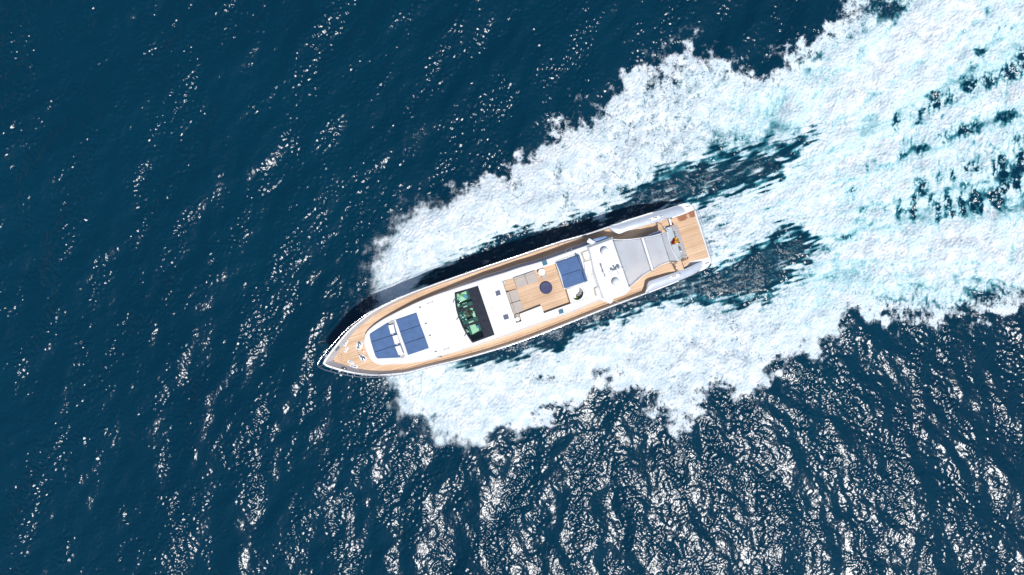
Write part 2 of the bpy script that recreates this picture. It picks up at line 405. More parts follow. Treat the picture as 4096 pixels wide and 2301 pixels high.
d_w = sdist(WAKE); d_u = sdist(WEDGE_UP); d_l = sdist(WEDGE_LOW)
n4 = band(3, 9); n2 = band(1.2, 3.2); n1 = band(.5, 1.3); n05 = band(.22, .6)
def streaky(lo, hi, ang, ratio):
    def f(k, th):
        ku = k * np.cos(th - ang) * ratio; kv = k * np.sin(th - ang); q = np.hypot(ku, kv)
        k0, k1 = 2 * np.pi / hi, 2 * np.pi / lo
        return 1 / (1 + (k0 / (q + 1e-6)) ** 6) / (1 + (q / k1) ** 4)
    a = spectrum_field(f); return a / a.std()
st_along = streaky(.35, 2.2, ANG, 5.0); st_up = streaky(.3, 1.3, math.radians(84), 3.2)
rag = n4 * .34 + n2 * .24 + n1 * .10
din = np.minimum(d_w, -np.maximum(d_u, d_l) * 1.0)           # distance inside the foam
wq0 = np.maximum(d_u, d_l); nw0 = sstep(-wq0 - d_w, .8, -.8)
din_r = din + rag * (1 - .75 * nw0) + st_along * .26 * nw0 * (.6 + .4 * sstep(d_w * 0 + 1, 0, 1))
def dens_fun(X, Y):
    P = np.array([(*seapt(p), p[2]) for p in DENS]); num = np.zeros(X.shape); den = np.zeros(X.shape)
    for x, y, dv in P:
        wgt = 1 / (((X - x) ** 2 + (Y - y) ** 2) + 1.2) ** 1.7; num += wgt * dv; den += wgt
    return num / den
dens = coarse(dens_fun, .6)
def patch_fun(X, Y):
    R = np.zeros(X.shape); s = HC / FPX
    for px, py, a, b, t, st in PATCH:
        x0, y0 = seapt((px, py)); t = math.radians(-t)
        dx, dy = X - x0, Y - y0; q = dx * math.cos(t) + dy * math.sin(t); r = -dx * math.sin(t) + dy * math.cos(t)
        R = np.maximum(R, st * np.exp(-((q / (a * s)) ** 2 + (r / (b * s)) ** 2) * .8))
    return R
patch = coarse(patch_fun, .18)
SX, SY = np.meshgrid(cx, cy)
US = (SX - BOW.x) * AXD.x + (SY - BOW.y) * AXD.y                 # metres aft of the bow
VS = (SX - BOW.x) * NRM.x + (SY - BOW.y) * NRM.y
down = np.clip(US / 50, 0, 1)
mist = sstep(US, 20, 6) * sstep(din, 4.5, -1.0)
wq = np.maximum(d_u, d_l); nearw = sstep(-wq - d_w, .5, -.5)
edge_w = (2.1 + 1.6 * sstep(US, 18, 5)) * (1 - .5 * nearw)                               # the spray at the bow has a soft edge
edge = np.clip((din_r + .9 - 0.62 * nearw) / edge_w, -1.5, 1)
vary = (n2 * .5 + n4 * .5 + n1 * .25) * (.05 + .10 * sstep(US, 6, 30))
# bands of the propeller wash fanning out from the stern
ax_, ay_ = seapt((2560, 1035)); FR = np.hypot(SX - ax_, SY - ay_); PHI = np.arctan2(SY - ay_, SX - ax_)
fan = np.zeros(SX.shape); rr_ = np.random.default_rng(4)
for f_, a_ in ((5, 1), (8, .9), (13, .8), (21, .7), (34, .55), (55, .4)):
    fan += a_ * np.cos(2 * np.pi * f_ * .62 * PHI + rr_.uniform(0, 6.28) + (n4 * .5 + n2 * .28) * (1 + f_ / 40) + FR * rr_.uniform(-.05, .05))
fan /= fan.std()
fanw = sstep(US, 31, 36) * sstep(np.abs(PHI - .30), .62, .40) * (edge > 0)
# fine vertical streaks where the jets fall back
density = np.where(edge > 0, dens * sstep(edge, 0, 1), edge * .6) + vary * (edge > -.3)
density = density - patch * (1.12 + .35 * n1 + .25 * n05) * 1.0
teal_edge = sstep(np.maximum(d_u, d_l), -2.2, -.1) * (edge > 0)
density += .05 * teal_edge - .07
density = np.where(wq > -.6, np.maximum(density, .06 + .16 * sstep(US, 26, 34) + .20 * st_along * (.6 + .4 * n4) - .25 * sstep(US, 22, 8)), density)
density += st_along * .16 * sstep(US, 30, 33) * sstep(US, 56, 42) * sstep(np.abs(VS), 9, 4) * (edge > 0)
prop0 = sstep(US, 33, 42) * sstep(np.abs(VS), 17, 10)
density += .10 * prop0 * (edge > 0)
density += fan * .08 * fanw
density -= sstep(-fan, .5, 1.7) * sstep(US, 43, 52) * fanw * .34 * (.7 + .5 * st_up)
density += st_up * .10 * sstep(US, 44, 50) * (edge > 0) * sstep(np.abs(VS - 2), 16, 8)
density += st_up * .05 * (edge > 0)
sheen = sstep(np.maximum(d_u, d_l), 0.1, 1.2)
aer = coarse(lambda X, Y: 0 * X, .6)
prop = sstep(US, 34, 42) * sstep(np.abs(VS + .2 * 0), 17, 9)
aer = np.clip(.28 * sstep(din, 0, 2) + .75 * prop * sstep(din, .2, 2.5) + .55 * teal_edge, 0, 1)
tint = np.clip(.35 - fan * .38 * fanw + n4 * .12 + n2 * .08 + patch * 1.2, 0, 1) * (.25 + .75 * prop0) * (din > -1)
aer = aer - fan * .05 * fanw
aer = np.clip(aer + .28 * sstep(wq0, -.5, .4) * sstep(US, 24, 32), 0, 1)
aer = np.clip(aer - .42 * np.clip(patch * 1.5 - .45, 0, 1), 0, 1)

th, th2 = math.atan2(-.34, 1), math.atan2(.42, 1)
side = sstep(SX * .8 - SY * .5 + n4 * 3, 2, 26)                      # the swell bends round from left to right
def swell(f): return f(th) * np.sqrt(1 - side) + f(th2) * np.sqrt(side)
groups = sstep(swell(lambda t: band(2.2, 14.0, .8, t, 2.0)), -1.2, 2.0); groups2 = sstep(band(.9, 3.2, 0), -1.2, 1.8)
h = slope_norm(swell(lambda t: band(3.4, 13, 1, t, 2.2)), .074) + slope_norm(swell(lambda t: band(1.2, 3.4, 1, t, 1.2)), .068) + slope_norm(band(.33, 1.15, .5) * (.12 + groups * 1.35 + .6 * groups2), .116)
groups = .25 + 1.3 * groups * (.5 + groups2)
h *= (1 - .45 * np.clip(sheen, 0, 1))
foamy = np.clip(density, 0, 1.2)
smooth_d = sstep(din, -.3, 3.0)
turb = n4 * .12 + n2 * .05 + n1 * .018 + n05 * .005
crest = sstep(US, 2, 9) * sstep(US, 40, 14) * sstep(d_w, -.4, 2.0) * (1 - sstep(np.maximum(d_u, d_l), -1.5, .6)) * .55
h = h * (1 - .55 * smooth_d) + smooth_d * turb + crest + .02 * foamy * (n05)
h -= patch * .12
win = sstep(CX - np.abs(SX), 0, 4) * sstep(CY - np.abs(SY), 0, 4)
h *= win
nx, ny = len(gx), len(gy)
Z = np.zeros((ny, nx)); Z[noy:noy + ncy, nox:nox + ncx] = h
def full(a, fill=0.0, extend=False):
    if extend: return np.pad(a, ((noy, noy), (nox, nox)), mode='edge')
    F = np.full((ny, nx), float(fill)); F[noy:noy + ncy, nox:nox + ncx] = a; return F
fade = np.clip((np.abs(gx) - CX) / 60, 0, None)[None, :] + np.clip((np.abs(gy) - CY) / 25, 0, None)[:, None]
DF = np.clip(full(np.clip(density, -1, 1.6), extend=True) - fade, -1, 1.6); jet = sstep(US, 31, 34) * sstep(US, 62, 44) * sstep(np.abs(VS), 10, 5); AF = full(aer, extend=True) * np.clip(1 - fade, 0, 1); JF = full(jet); TF = full(tint, extend=True); MF = full(mist); GF = full(groups, 1.0); SF = full(np.clip(sheen, 0, 1) * sstep(US, 6, 14))
GX, GY = np.meshgrid(gx, gy)
co = np.stack([GX, GY, Z], -1).reshape(-1, 3)
idx = np.arange(nx * ny).reshape(ny, nx)
quads = np.stack([idx[:-1, :-1], idx[:-1, 1:], idx[1:, 1:], idx[1:, :-1]], -1).reshape(-1, 4)
reg = full(sstep(din_r, -.1, .3) > .5, extend=True) & (fade < 1.2)
isf = reg[:-1, :-1].reshape(-1)

def sea_mat():
    m, n, b, o = new_mat('sea_water_and_foam')
    g = N(n, 'ShaderNodeNewGeometry'); P = g.outputs['Position']
    at = lambda s: (lambda x: (setattr(x, 'attribute_name', s), x.outputs['Fac'])[1])(N(n, 'ShaderNodeAttribute'))
    Gr = at('ripple'); Jt = at('jet'); Ti = at('tint')
    D, A, Mi, Sh = at('foam_amount'), at('aerate'), at('mist'), at('sheen')
    # warped coordinates
    wn = N(n, 'ShaderNodeTexNoise'); wn.inputs['Scale'].default_value = .9; wn.inputs['Detail'].default_value = 3; n.links.new(P, wn.inputs['Vector'])
    sub = N(n, 'ShaderNodeVectorMath'); sub.operation = 'SUBTRACT'; n.links.new(wn.outputs['Color'], sub.inputs[0]); sub.inputs[1].default_value = (.5, .5, .5)
    sc = N(n, 'ShaderNodeVectorMath'); sc.operation = 'SCALE'; n.links.new(sub.outputs[0], sc.inputs[0]); sc.inputs['Scale'].default_value = 1.3
    ad = N(n, 'ShaderNodeVectorMath'); ad.operation = 'ADD'; n.links.new(P, ad.inputs[0]); n.links.new(sc.outputs[0], ad.inputs[1])
    flat = N(n, 'ShaderNodeVectorMath'); flat.operation = 'MULTIPLY'; n.links.new(ad.outputs[0], flat.inputs[0]); flat.inputs[1].default_value = (1, 1, 0)
    def lace(scale, wd):
        v = N(n, 'ShaderNodeTexVoronoi'); v.feature = 'DISTANCE_TO_EDGE'; v.inputs['Scale'].default_value = scale
        n.links.new(flat.outputs[0], v.inputs['Vector']); return maprange(n, v.outputs['Distance'], wd, 0)
    l1 = lace(1.15, .30); l2 = lace(3.1, .34)
    fine = noise(n, P, 5.5, 6, .68); mid = noise(n, P, 1.5, 5, .62)
    L = math_(n, 'ADD', math_(n, 'MULTIPLY', l1, .26), math_(n, 'MULTIPLY', l2, .20))
    L = math_(n, 'ADD', L, math_(n, 'MULTIPLY', math_(n, 'SUBTRACT', fine, .5), .85))
    L = math_(n, 'ADD', L, math_(n, 'MULTIPLY', math_(n, 'SUBTRACT', mid, .5), .75))
    _, pj = boat_coords(n, .9, 5.0)
    lane = math_(n, 'SUBTRACT', noise(n, pj, .8, 5, .6, .6), .5)
    wisp = math_(n, 'SUBTRACT', noise(n, P, 2.3, 6, .6, 1.6), .5)
    L = math_(n, 'ADD', math_(n, 'MULTIPLY', L, math_(n, 'SUBTRACT', 1, math_(n, 'MULTIPLY', Jt, .6))), math_(n, 'MULTIPLY', math_(n, 'MULTIPLY', lane, 1.3), Jt))
    L = math_(n, 'ADD', L, math_(n, 'MULTIPLY', wisp, .6))
    L = math_(n, 'MULTIPLY', L, math_(n, 'SUBTRACT', 1.35, math_(n, 'ADD', math_(n, 'MULTIPLY', Mi, .85), math_(n, 'MULTIPLY', A, .62))))
    fl1 = maprange(n, noise(n, P, 3.0, 5, .62, 1.4), .42, .30); fl2 = maprange(n, noise(n, P, 7.5, 3, .6, .8), .42, .30)
    fleck = math_(n, 'MULTIPLY', math_(n, 'MAXIMUM', fl1, math_(n, 'MULTIPLY', fl2, .8)), maprange(n, mid, .40, .62, .25, 1))
    fleck = math_(n, 'MULTIPLY', fleck, math_(n, 'MULTIPLY', math_(n, 'SUBTRACT', 1, math_(n, 'MULTIPLY', Mi, .9)), maprange(n, D, 1.42, .95)))
    v = math_(n, 'SUBTRACT', math_(n, 'ADD', D, L), math_(n, 'MULTIPLY', fleck, 1.0))
    lo = math_(n, 'SUBTRACT', .42, math_(n, 'MULTIPLY', Mi, .24))
    fac = N(n, 'ShaderNodeMapRange'); fac.interpolation_type = 'SMOOTHSTEP'; n.links.new(v, fac.inputs[0]); n.links.new(lo, fac.inputs[1])
    fac.inputs[2].default_value = 1.17
    foam = fac.outputs[0]
    gate = maprange(n, D, -.15, .62); foam = math_(n, 'MULTIPLY', foam, gate)
    # tiny foam specks, also painting the grey sheen of the smooth water beside the hull
    sp = maprange(n, noise(n, P, 22, 2, .7), .60, .72)
    sp = math_(n, 'MULTIPLY', math_(n, 'MULTIPLY', sp, Sh), math_(n, 'MULTIPLY', maprange(n, mid, .5, .68), .45))
    foam = math_(n, 'MAXIMUM', foam, sp)
    aer = math_(n, 'MULTIPLY', A, maprange(n, math_(n, 'ADD', D, math_(n, 'MULTIPLY', mid, .4)), .1, 1.0))
    body = mixc(n, noise(n, P, .05, 3), (.0002, .0175, .038), (.0004, .0310, .059))
    body = mixc(n, maprange(n, aer, 0, .45), body, (.020, .150, .190))
    body = mixc(n, maprange(n, aer, .35, 1), body, (.19, .43, .47))
    fcol = mixc(n, maprange(n, noise(n, P, 1.1, 5, .65), .35, .65), (.48, .56, .61), (.69, .705, .72))
    fcol = mixc(n, math_(n, 'MULTIPLY', maprange(n, v, 1.25, .8), math_(n, 'MULTIPLY', A, .55)), fcol, (.58, .72, .75))
    fcol = mixc(n, math_(n, 'MULTIPLY', Ti, .75), fcol, (.55, .69, .72))
    col = mixc(n, foam, body, fcol)
    n.links.new(col, b.inputs['Base Color'])
    b.inputs['Roughness'].default_value = .9; b.inputs['Specular IOR Level'].default_value = 0
    # ripples too small for the mesh
    mp = N(n, 'ShaderNodeMapping'); mp.inputs['Rotation'].default_value = (0, 0, .3); mp.inputs['Scale'].default_value = (1.1, .95, 1); n.links.new(P, mp.inputs[0])
    r1 = noise(n, mp.outputs[0], 2.6, 2, .5); r2 = noise(n, mp.outputs[0], 6.5, 1, .5)
    gust = maprange(n, noise(n, P, .16, 3), .3, .7, .65, 1.25)
    rip = math_(n, 'MULTIPLY', math_(n, 'ADD', math_(n, 'MULTIPLY', r1, .045), math_(n, 'MULTIPLY', r2, .012)), gust)
    rip = math_(n, 'ADD', rip, math_(n, 'MULTIPLY', math_(n, 'MULTIPLY', noise(n, P, 13, 2, .6), .02), Sh))
    fh = math_(n, 'MULTIPLY', math_(n, 'ADD', math_(n, 'MULTIPLY', fine, .022), math_(n, 'MULTIPLY', noise(n, P, 16, 3, .6), .008)), 1)
    hh = N(n, 'ShaderNodeMix'); hh.data_type = 'FLOAT'; n.links.new(foam, hh.inputs[0]); n.links.new(rip, hh.inputs[2]); n.links.new(fh, hh.inputs[3])
    bn = N(n, 'ShaderNodeBump'); bn.inputs['Strength'].default_value = 1; bn.inputs['Distance'].default_value = 1
    n.links.new(hh.outputs[0], bn.inputs['Height']); n.links.new(bn.outputs[0], b.inputs['Normal'])
    gl = N(n, 'ShaderNodeBsdfGlossy'); gl.distribution = 'BECKMANN'; gl.inputs['Roughness'].default_value = .235; n.links.new(bn.outputs[0], gl.inputs['Normal'])
    g2 = N(n, 'ShaderNodeBsdfGlossy'); g2.distribution = 'GGX'; g2.inputs['Roughness'].default_value = .36; n.links.new(bn.outputs[0], g2.inputs['Normal'])
    gm = N(n, 'ShaderNodeMixShader'); gm.inputs[0].default_value = .06; n.links.new(gl.outputs[0], gm.inputs[1]); n.links.new(g2.outputs[0], gm.inputs[2])
    fr = N(n, 'ShaderNodeFresnel'); fr.inputs[0].default_value = 1.333; n.links.new(bn.outputs[0], fr.inputs['Normal'])
    mx = N(n, 'ShaderNodeMixShader'); n.links.new(math_(n, 'MULTIPLY', fr.outputs[0], maprange(n, foam, 0, .8, 1, .0)), mx.inputs[0])
    n.links.new(b.outputs[0], mx.inputs[1]); n.links.new(gm.outputs[0], mx.inputs[2]); n.links.new(mx.outputs[0], o.inputs[0])
    return m
SEA = sea_mat()
def grid_object(name, sel):
    q = quads[sel]; used = np.unique(q); remap = np.zeros(nx * ny, np.int64); remap[used] = np.arange(len(used)); q = remap[q]
    me = bpy.data.meshes.new(name); me.vertices.add(len(used)); me.vertices.foreach_set('co', co[used].astype(np.float32).ravel())
    me.loops.add(q.size); me.loops.foreach_set('vertex_index', q.astype(np.int32).ravel())
    me.polygons.add(len(q)); me.polygons.foreach_set('loop_start', (np.arange(len(q)) * 4).astype(np.int32))
    me.polygons.foreach_set('use_smooth', np.ones(len(q), bool))
    me.update(calc_edges=True)
    for nm, F in (('foam_amount', DF), ('aerate', AF), ('mist', MF), ('sheen', SF), ('ripple', GF), ('jet', JF), ('tint', TF)):
        a = me.attributes.new(nm, 'FLOAT', 'POINT'); a.data.foreach_set('value', F.reshape(-1)[used].astype(np.float32))
    # one shared set of normals, so no seam shows where the foam meets the open sea
    me.normals_split_custom_set_from_vertices(VN[used].tolist())
    me.materials.append(SEA); o = bpy.data.objects.new(name, me); COL.objects.link(o); return o
gyy, gxx = np.gradient(Z, gy, gx); VN = np.stack([-gxx, -gyy, np.ones_like(Z)], -1).reshape(-1, 3); VN /= np.linalg.norm(VN, axis=1)[:, None]
water = grid_object('water', ~isf); water['kind'] = 'structure'; water['label'] = 'deep blue open sea with sun glitter around the yacht'
wake = grid_object('wake_foam', isf); wake['kind'] = 'stuff'; wake['label'] = 'white and turquoise churned foam of the wake behind and beside the yacht'

# spray: droplets thrown up along the outer edge of the bow wave
def spray(name, n, seed):
    r = np.random.default_rng(seed)
    wgt = sstep(din_r, -.6, .6) * sstep(din, 3.0, 1) * sstep(US, 1.5, 4) * sstep(US, 30, 8)
    wgt = wgt * (d_w < 3) * (np.maximum(d_u, d_l) < -2) 
    wgt = wgt + .05 * sstep(din, .5, 2) * sstep(US, 60, 0)
    p = (wgt / wgt.sum()).ravel(); c = np.cumsum(p); k = np.searchsorted(c, r.random(n)); k = np.clip(k, 0, p.size - 1)
    jj, ii = np.divmod(k, ncx)
    x = cx[ii] + r.uniform(-.05, .05, n); y = cy[jj] + r.uniform(-.05, .05, n)
    z = h[jj, ii] + r.exponential(.12, n) + .02; s = r.uniform(.005, .018, n)
    base = np.array([(1, 0, 0), (-.5, .87, 0), (-.5, -.87, 0), (0, 0, 1.2), (0, 0, -1.2)])
    V = (np.stack([x, y, z], -1)[:, None, :] + base[None] * s[:, None, None]).reshape(-1, 3)
    F = np.array([(0, 1, 3), (1, 2, 3), (2, 0, 3), (1, 0, 4), (2, 1, 4), (0, 2, 4)])
    Q = (F[None] + (np.arange(n) * 5)[:, None, None]).reshape(-1, 3)
    me = bpy.data.meshes.new(name); me.vertices.add(len(V)); me.vertices.foreach_set('co', V.astype(np.float32).ravel())
    me.loops.add(Q.size); me.loops.foreach_set('vertex_index', Q.astype(np.int32).ravel()); me.polygons.add(len(Q))
    me.polygons.foreach_set('loop_start', (np.arange(len(Q)) * 3).astype(np.int32)); me.polygons.foreach_set('use_smooth', np.ones(len(Q), bool))
    me.update(calc_edges=True)
    m, nn, b, o = new_mat('spray_droplets'); b.inputs['Base Color'].default_value = (.82, .84, .86, 1); b.inputs['Roughness'].default_value = .5
    me.materials.append(m); ob = bpy.data.objects.new(name, me); COL.objects.link(ob)
    ob['kind'] = 'stuff'; ob['label'] = 'fine white spray flung up over the edge of the bow wave'
    return ob
spray('spray', 22000, 5)

# ================================================================== YACHT
Y = thing('motor_yacht', 'long white motor yacht with teak decks speeding through the blue sea', 'yacht', fromuv(17, 0, 0))
def part(name, bm, mat, parent=Y, sm=False, label=None):
    o = link(name, bm, mat, parent, sm)
    if label: o['label'] = label
    return o
# ---- hull outline at the top of the bulwark (traced, bow -> stern)
up = [(1291,1456),(1295,1444),(1306,1428),(1326,1401.6),(1352.8,1368.5),(1379,1337),(1409,1307),(1445.6,1278),(1482,1250),(1522,1227),(1558.4,1209),(1604.8,1187),(1668,1161),(1750,1131),(1860.6,1092.5),(1950,1062),(2044,1031),(2128.6,1002),(2208.5,975),(2255.5,960),(2350,934),(2430,907),(2490,886),(2560,864),(2601.5,851),(2659.5,836),(2705,822),(2740,812),(2757,813),(2769.5,821),(2776.7,831),(2779,841)]
dn = [(1291,1456),(1303,1464.6),(1326,1473),(1372.7,1486),(1439,1499.5),(1525,1502.8),(1621.4,1494.5),(1714,1471),(1847,1440),(1971,1405),(2073.5,1372),(2164.8,1338.6),(2275,1296),(2350,1266),(2442,1230),(2531,1197),(2592,1174),(2664,1146),(2737,1117),(2785,1097.7),(2809,1086),(2829.6,1071.7),(2844,1055),(2846,1042),(2843,1031)]
UPc = resample(smooth(T('S', up, zs), 5), 90); DNc = resample(smooth(T('S', dn, zs), 5), 90)
loop = ccw(UPc[::-1] + DNc[1:])
HW = lambda u: float(np.interp(u, [0, 3, 8, 34], [.5, 1.6, 3.0, 3.1]))
# hull sides
bm = bmesh.new()
def shrink(k, z, fwd):
    res = []
    for p in loop:
        u, v = uv(p); res.append(fromuv(u + fwd * max(0, 1 - u / 9), v * (1 - k * (1.0 if u > 6 else 1.4)), z(u) if callable(z) else z))
    return res
r0 = lift(loop, zs)
r1 = shrink(.03, lambda u: max(.6, zs(u) * .72), .5); r2 = shrink(.09, lambda u: max(.3, zs(u) * .36), 1.6); r3 = shrink(.16, 0.0, 3.0); r4 = shrink(.5, -1.0, 6.0)
add_rings(bm, [r4, r3, r2, r1, lift(offset(loop, -.015), fz(zs, -.12)), r0], False, True)
part('hull', bm, HULLW, sm=True)
# cap rail and inner bulwark
CAPW = lambda u: float(np.interp(u, [-1, 1.0, 4, 9, 40], [.17, .15, .12, .11, .11]))
SLW = lambda u: float(np.interp(u, [-1, .5, 3, 7, 11, 40], [.55, .36, .26, .16, .10, .09]))
in1 = offset(loop, CAPW); in2 = offset(loop, lambda u: CAPW(u) + SLW(u))
n = len(loop)
fore = [i for i in range(n) if uv(loop[i])[0] < 30.2]
def open_strip(bm, a, b, keep):
    va = {}; vb = {}
    for i in range(n):
        j = (i + 1) % n
        if i in keep and j in keep:
            for d, L, q in ((va, a, i), (va, a, j), (vb, b, i), (vb, b, j)):
                if q not in d: d[q] = bm.verts.new(L[q])
            bm.faces.new((va[i], va[j], vb[j], vb[i]))
keep = set(fore)
bm = bmesh.new()
open_strip(bm, lift(loop, fz(zs, -.05)), lift(loop, fz(zs, .035)), keep)
open_strip(bm, lift(loop, fz(zs, .035)), lift(in1, fz(zs, .035)), keep)
open_strip(bm, lift(in1, fz(zs, .035)), lift(in1, fz(zs, -.02)), keep)
part('cap_rail', bm, WHITE)
bm = bmesh.new()
open_strip(bm, lift(in1, fz(zs, -.02)), lift(in2, fz(zd, -.0)), keep)
part('inner_bulwark', bm, GREY)
# ---- main teak deck
U_AFT = 30.95
def clip(poly, ucut, keep_less=True):
    res = []; m = len(poly)
    for i in range(m):
        a, b = poly[i], poly[(i + 1) % m]; ua, ub = uv(a)[0], uv(b)[0]
        ia = (ua <= ucut) == keep_less; ib = (ub <= ucut) == keep_less
        if ia: res.append(a)
        if ia != ib:
            t = (ucut - ua) / (ub - ua); res.append(a.lerp(b, t))
    return res
dk = clip(offset(loop, lambda u: CAPW(u) + SLW(u) + float(np.interp(u, [28.6, 29.6], [0, .60]))), U_AFT)
TEAK = teak_mat('teak_planking')
brown_pts = [W0(2640, 885, 1.1), W0(2725, 862, 1.1), W0(2655, 880, 1.1), W0(2770, 850, 1.1)]  # centres of the reddish-brown patches on the aft teak
TEAKA = teak_mat('teak_planking_aft', 1.03, [(p.x, p.y, r) for p, r in zip(brown_pts, (.75, .8, .7, .7))])
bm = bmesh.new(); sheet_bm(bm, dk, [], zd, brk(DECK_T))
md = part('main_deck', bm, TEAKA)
# teak margin board and joints
bm = bmesh.new()
in3 = offset(loop, lambda u: CAPW(u) + SLW(u) + .10)
open_strip(bm, lift(in2, fz(zd, .006)), lift(in3, fz(zd, .006)), set(i for i in fore if uv(loop[i])[0] < 30))
part('margin_board', bm, teak_mat('teak_margin', 1.08))
# ---- stern deck: white quarters and low teak platform
stern = clip(offset(loop, .02), 30.6, False)
bm = bmesh.new(); sheet_bm(bm, stern, [], 1.16); part('stern_deck', bm, WHITE)
plat = T('E', [(640,350),(860,275),(1045,195),(1062,290),(1330,1112),(1130,1160),(950,1196),(800,1230),(560,500)], 1.2)
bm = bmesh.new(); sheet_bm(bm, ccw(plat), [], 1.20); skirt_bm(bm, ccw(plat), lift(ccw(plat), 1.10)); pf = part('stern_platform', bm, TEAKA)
tr0 = T('E', [(1062,196),(1348,1112)], 1.2); 
tr1 = T('E', [(1100,200),(1392,1108)], .35)
bm = bmesh.new()
vs = [bm.verts.new(p) for p in (tr0[0], tr0[1], tr1[1], tr1[0])]; bm.faces.new(vs)
v2 = [bm.verts.new(p + Vector((0, 0, -.6)) - AXD * .2) for p in (tr1[0], tr1[1])]; bm.faces.new((vs[3], vs[2], v2[1], v2[0]))
part('transom', bm, SILVER)
tr2 = T('E', [(1046,200),(1332,1114)], 1.205); q = T('E', [(1064,196),(1352,1110)], 1.205)
bm = bmesh.new(); cushion_bm(bm, [tr2[0], tr2[1], q[1], q[0]], .05, .01); part('transom_edge', bm, WHITE)
# boarding handrails on the transom
for pts in ([(1075,213),(1112,212),(1130,240),(1215,505),(1212,530),(1190,548)], [(1255,748),(1288,742),(1305,770),(1390,1035),(1386,1058),(1358,1074)]):
    p = T('E', pts, 1.0); p = [a + Vector((0, 0, dz)) for a, dz in zip(p, (0, .12, .14, .14, .12, 0))]
    bm = bmesh.new(); add_tube(bm, p, .022, 8); part('boarding_rail', bm, STEEL, sm=True)
# ---- silver quarter wings
def wing(inner, outer, nm):
    a = resample(smooth(inner, 5), 40); b = resample(smooth(outer, 5), 40)
    bm = bmesh.new(); rows = []
    for t in np.linspace(0, 1, 9):
        row = []
        for p, q in zip(a, b):
            r = p.lerp(q, t); u = uv(r)[0]
            crown = .20 * math.sin(PI * min(1, t * 1.0)) * min(1, (p - q).length / .8)
            zz = zs(u) + .06 - .22 * t * t + crown * .6 + .02; row.append(bm.verts.new((r.x, r.y, max(zz, 1.19))))
        rows.append(row)
    for r0_, r1_ in zip(rows, rows[1:]):
        for k in range(39): bm.faces.new((r0_[k], r0_[k + 1], r1_[k + 1], r1_[k]))
    # inner wall down to the deck and outer lip
    for k in range(39):
        A, B = rows[0][k].co, rows[0][k + 1].co
        zb = lambda c: 1.15 if uv(c)[0] > U_AFT else zd(uv(c)[0])
        bm.faces.new([bm.verts.new(c) for c in (A.copy(), B.copy(), Vector((B.x, B.y, zb(B))), Vector((A.x, A.y, zb(A))))])
    bmesh.ops.recalc_face_normals(bm, faces=bm.faces)
    for f in bm.faces:
        if f.normal.z < -.1: f.normal_flip()
    return part('quarter_wing', bm, SILVER, sm=True, label=nm)
zw = fz(zs, .06)
wl_in = T('D', [(948,1205),(968,1165),(985,1110),(998,1045),(1020,1018),(1070,996),(1150,968),(1300,918),(1500,850),(1650,793),(1800,722),(1896,684)], zw)
wl_out = T('D', [(952,1228),(1000,1210),(1060,1188),(1120,1165),(1200,1138),(1300,1098),(1400,1062),(1500,1020),(1600,978),(1780,892),(1885,815),(1915,735)], zw)
wing(wl_in, wl_out, 'silver quarter wing on the sunny side')
wu_in = T('E', [(-600,525),(-545,590),(-450,640),(-380,650),(-250,600),(0,522),(230,455),(540,362),(660,318),(780,275),(875,238)], zw)
wu_out = T('E', [(-560,480),(-480,460),(-400,440),(-300,405),(-150,355),(0,312),(200,247),(480,177),(700,112),(810,122),(868,190)], zw)
wing(wu_in, wu_out, 'silver quarter wing on the shaded side')
# ---- cleats
def cleat(c, ang, L, pad=True, parent=Y, z=None):
    bm = bmesh.new()
    if pad:
        rr = L * .30
        pts = [Vector((math.cos(t) * rr + (L * .42 if math.cos(t) > 0 else -L * .42), math.sin(t) * rr, 0)) for t in np.linspace(0, 2 * PI, 21)[:-1]]
        M = Matrix.Rotation(ang, 4, 'Z')
        cushion_bm(bm, [M @ p + c + Vector((0, 0, .02)) for p in pts], .02, .006)
        base = part('cleat', bm, WHITE, parent)
    else: base = part('cleat', bm, WHITE, parent) if False else None
    b2 = bmesh.new(); d = Vector((math.cos(ang), math.sin(ang), 0))
    for s in (-1, 1): add_lathe(b2, c + d * s * L * .33, [(L * .09, 0), (L * .06, .03), (L * .06, .08), (L * .10, .10), (L * .10, .12), (0, .125)], 12)
    add_tube(b2, [c - d * L * .5 + Vector((0, 0, .10)), c - d * L * .3 + Vector((0, 0, .085)), c + d * L * .3 + Vector((0, 0, .085)), c + d * L * .5 + Vector((0, 0, .10))], [.012, .02, .02, .012], 8)
    if base is not None: link('horn', b2, STEEL, base, True)
    else:
        if pad is False: link('cleat', b2, STEEL, parent, True)
def cl(zoom, a, b, zf, pad=True):
    pa, pb = T(zoom, [a, b], zf); d = pb - pa; cleat((pa + pb) / 2, math.atan2(d.y, d.x), d.length * 1.05, pad)
zdk = fz(zd, .004)
cl('G', (790,330), (712,440), zdk); cl('G', (795,522), (728,625), zdk); cl('G', (820,915), (945,950), zdk); cl('G', (908,1040), (1062,1068), zdk)
cl('E', (890,140), (965,118), 1.165, False); cl('E', (1258,1232), (1330,1208), 1.165, False)
# fairleads in the bulwark
for a, b in (((452,608), (555,490)), ((618,1098), (780,1150))):
    pa, pb = T('G', [a, b], fz(zd, .34)); d = pb - pa; bm = bmesh.new()
    add_rbox(bm, (pa + pb) / 2, (d.length, .12, .14), math.atan2(d.y, d.x), .05); o = part('fairlead', bm, RUB)
    bm = bmesh.new(); c = (pa + pb) / 2 + Vector((0, 0, .08)); e = d.normalized()
    add_tube(bm, [c - e * d.length * .42, c + e * d.length * .42], .022, 8); link('roller', bm, STEEL, o, True)
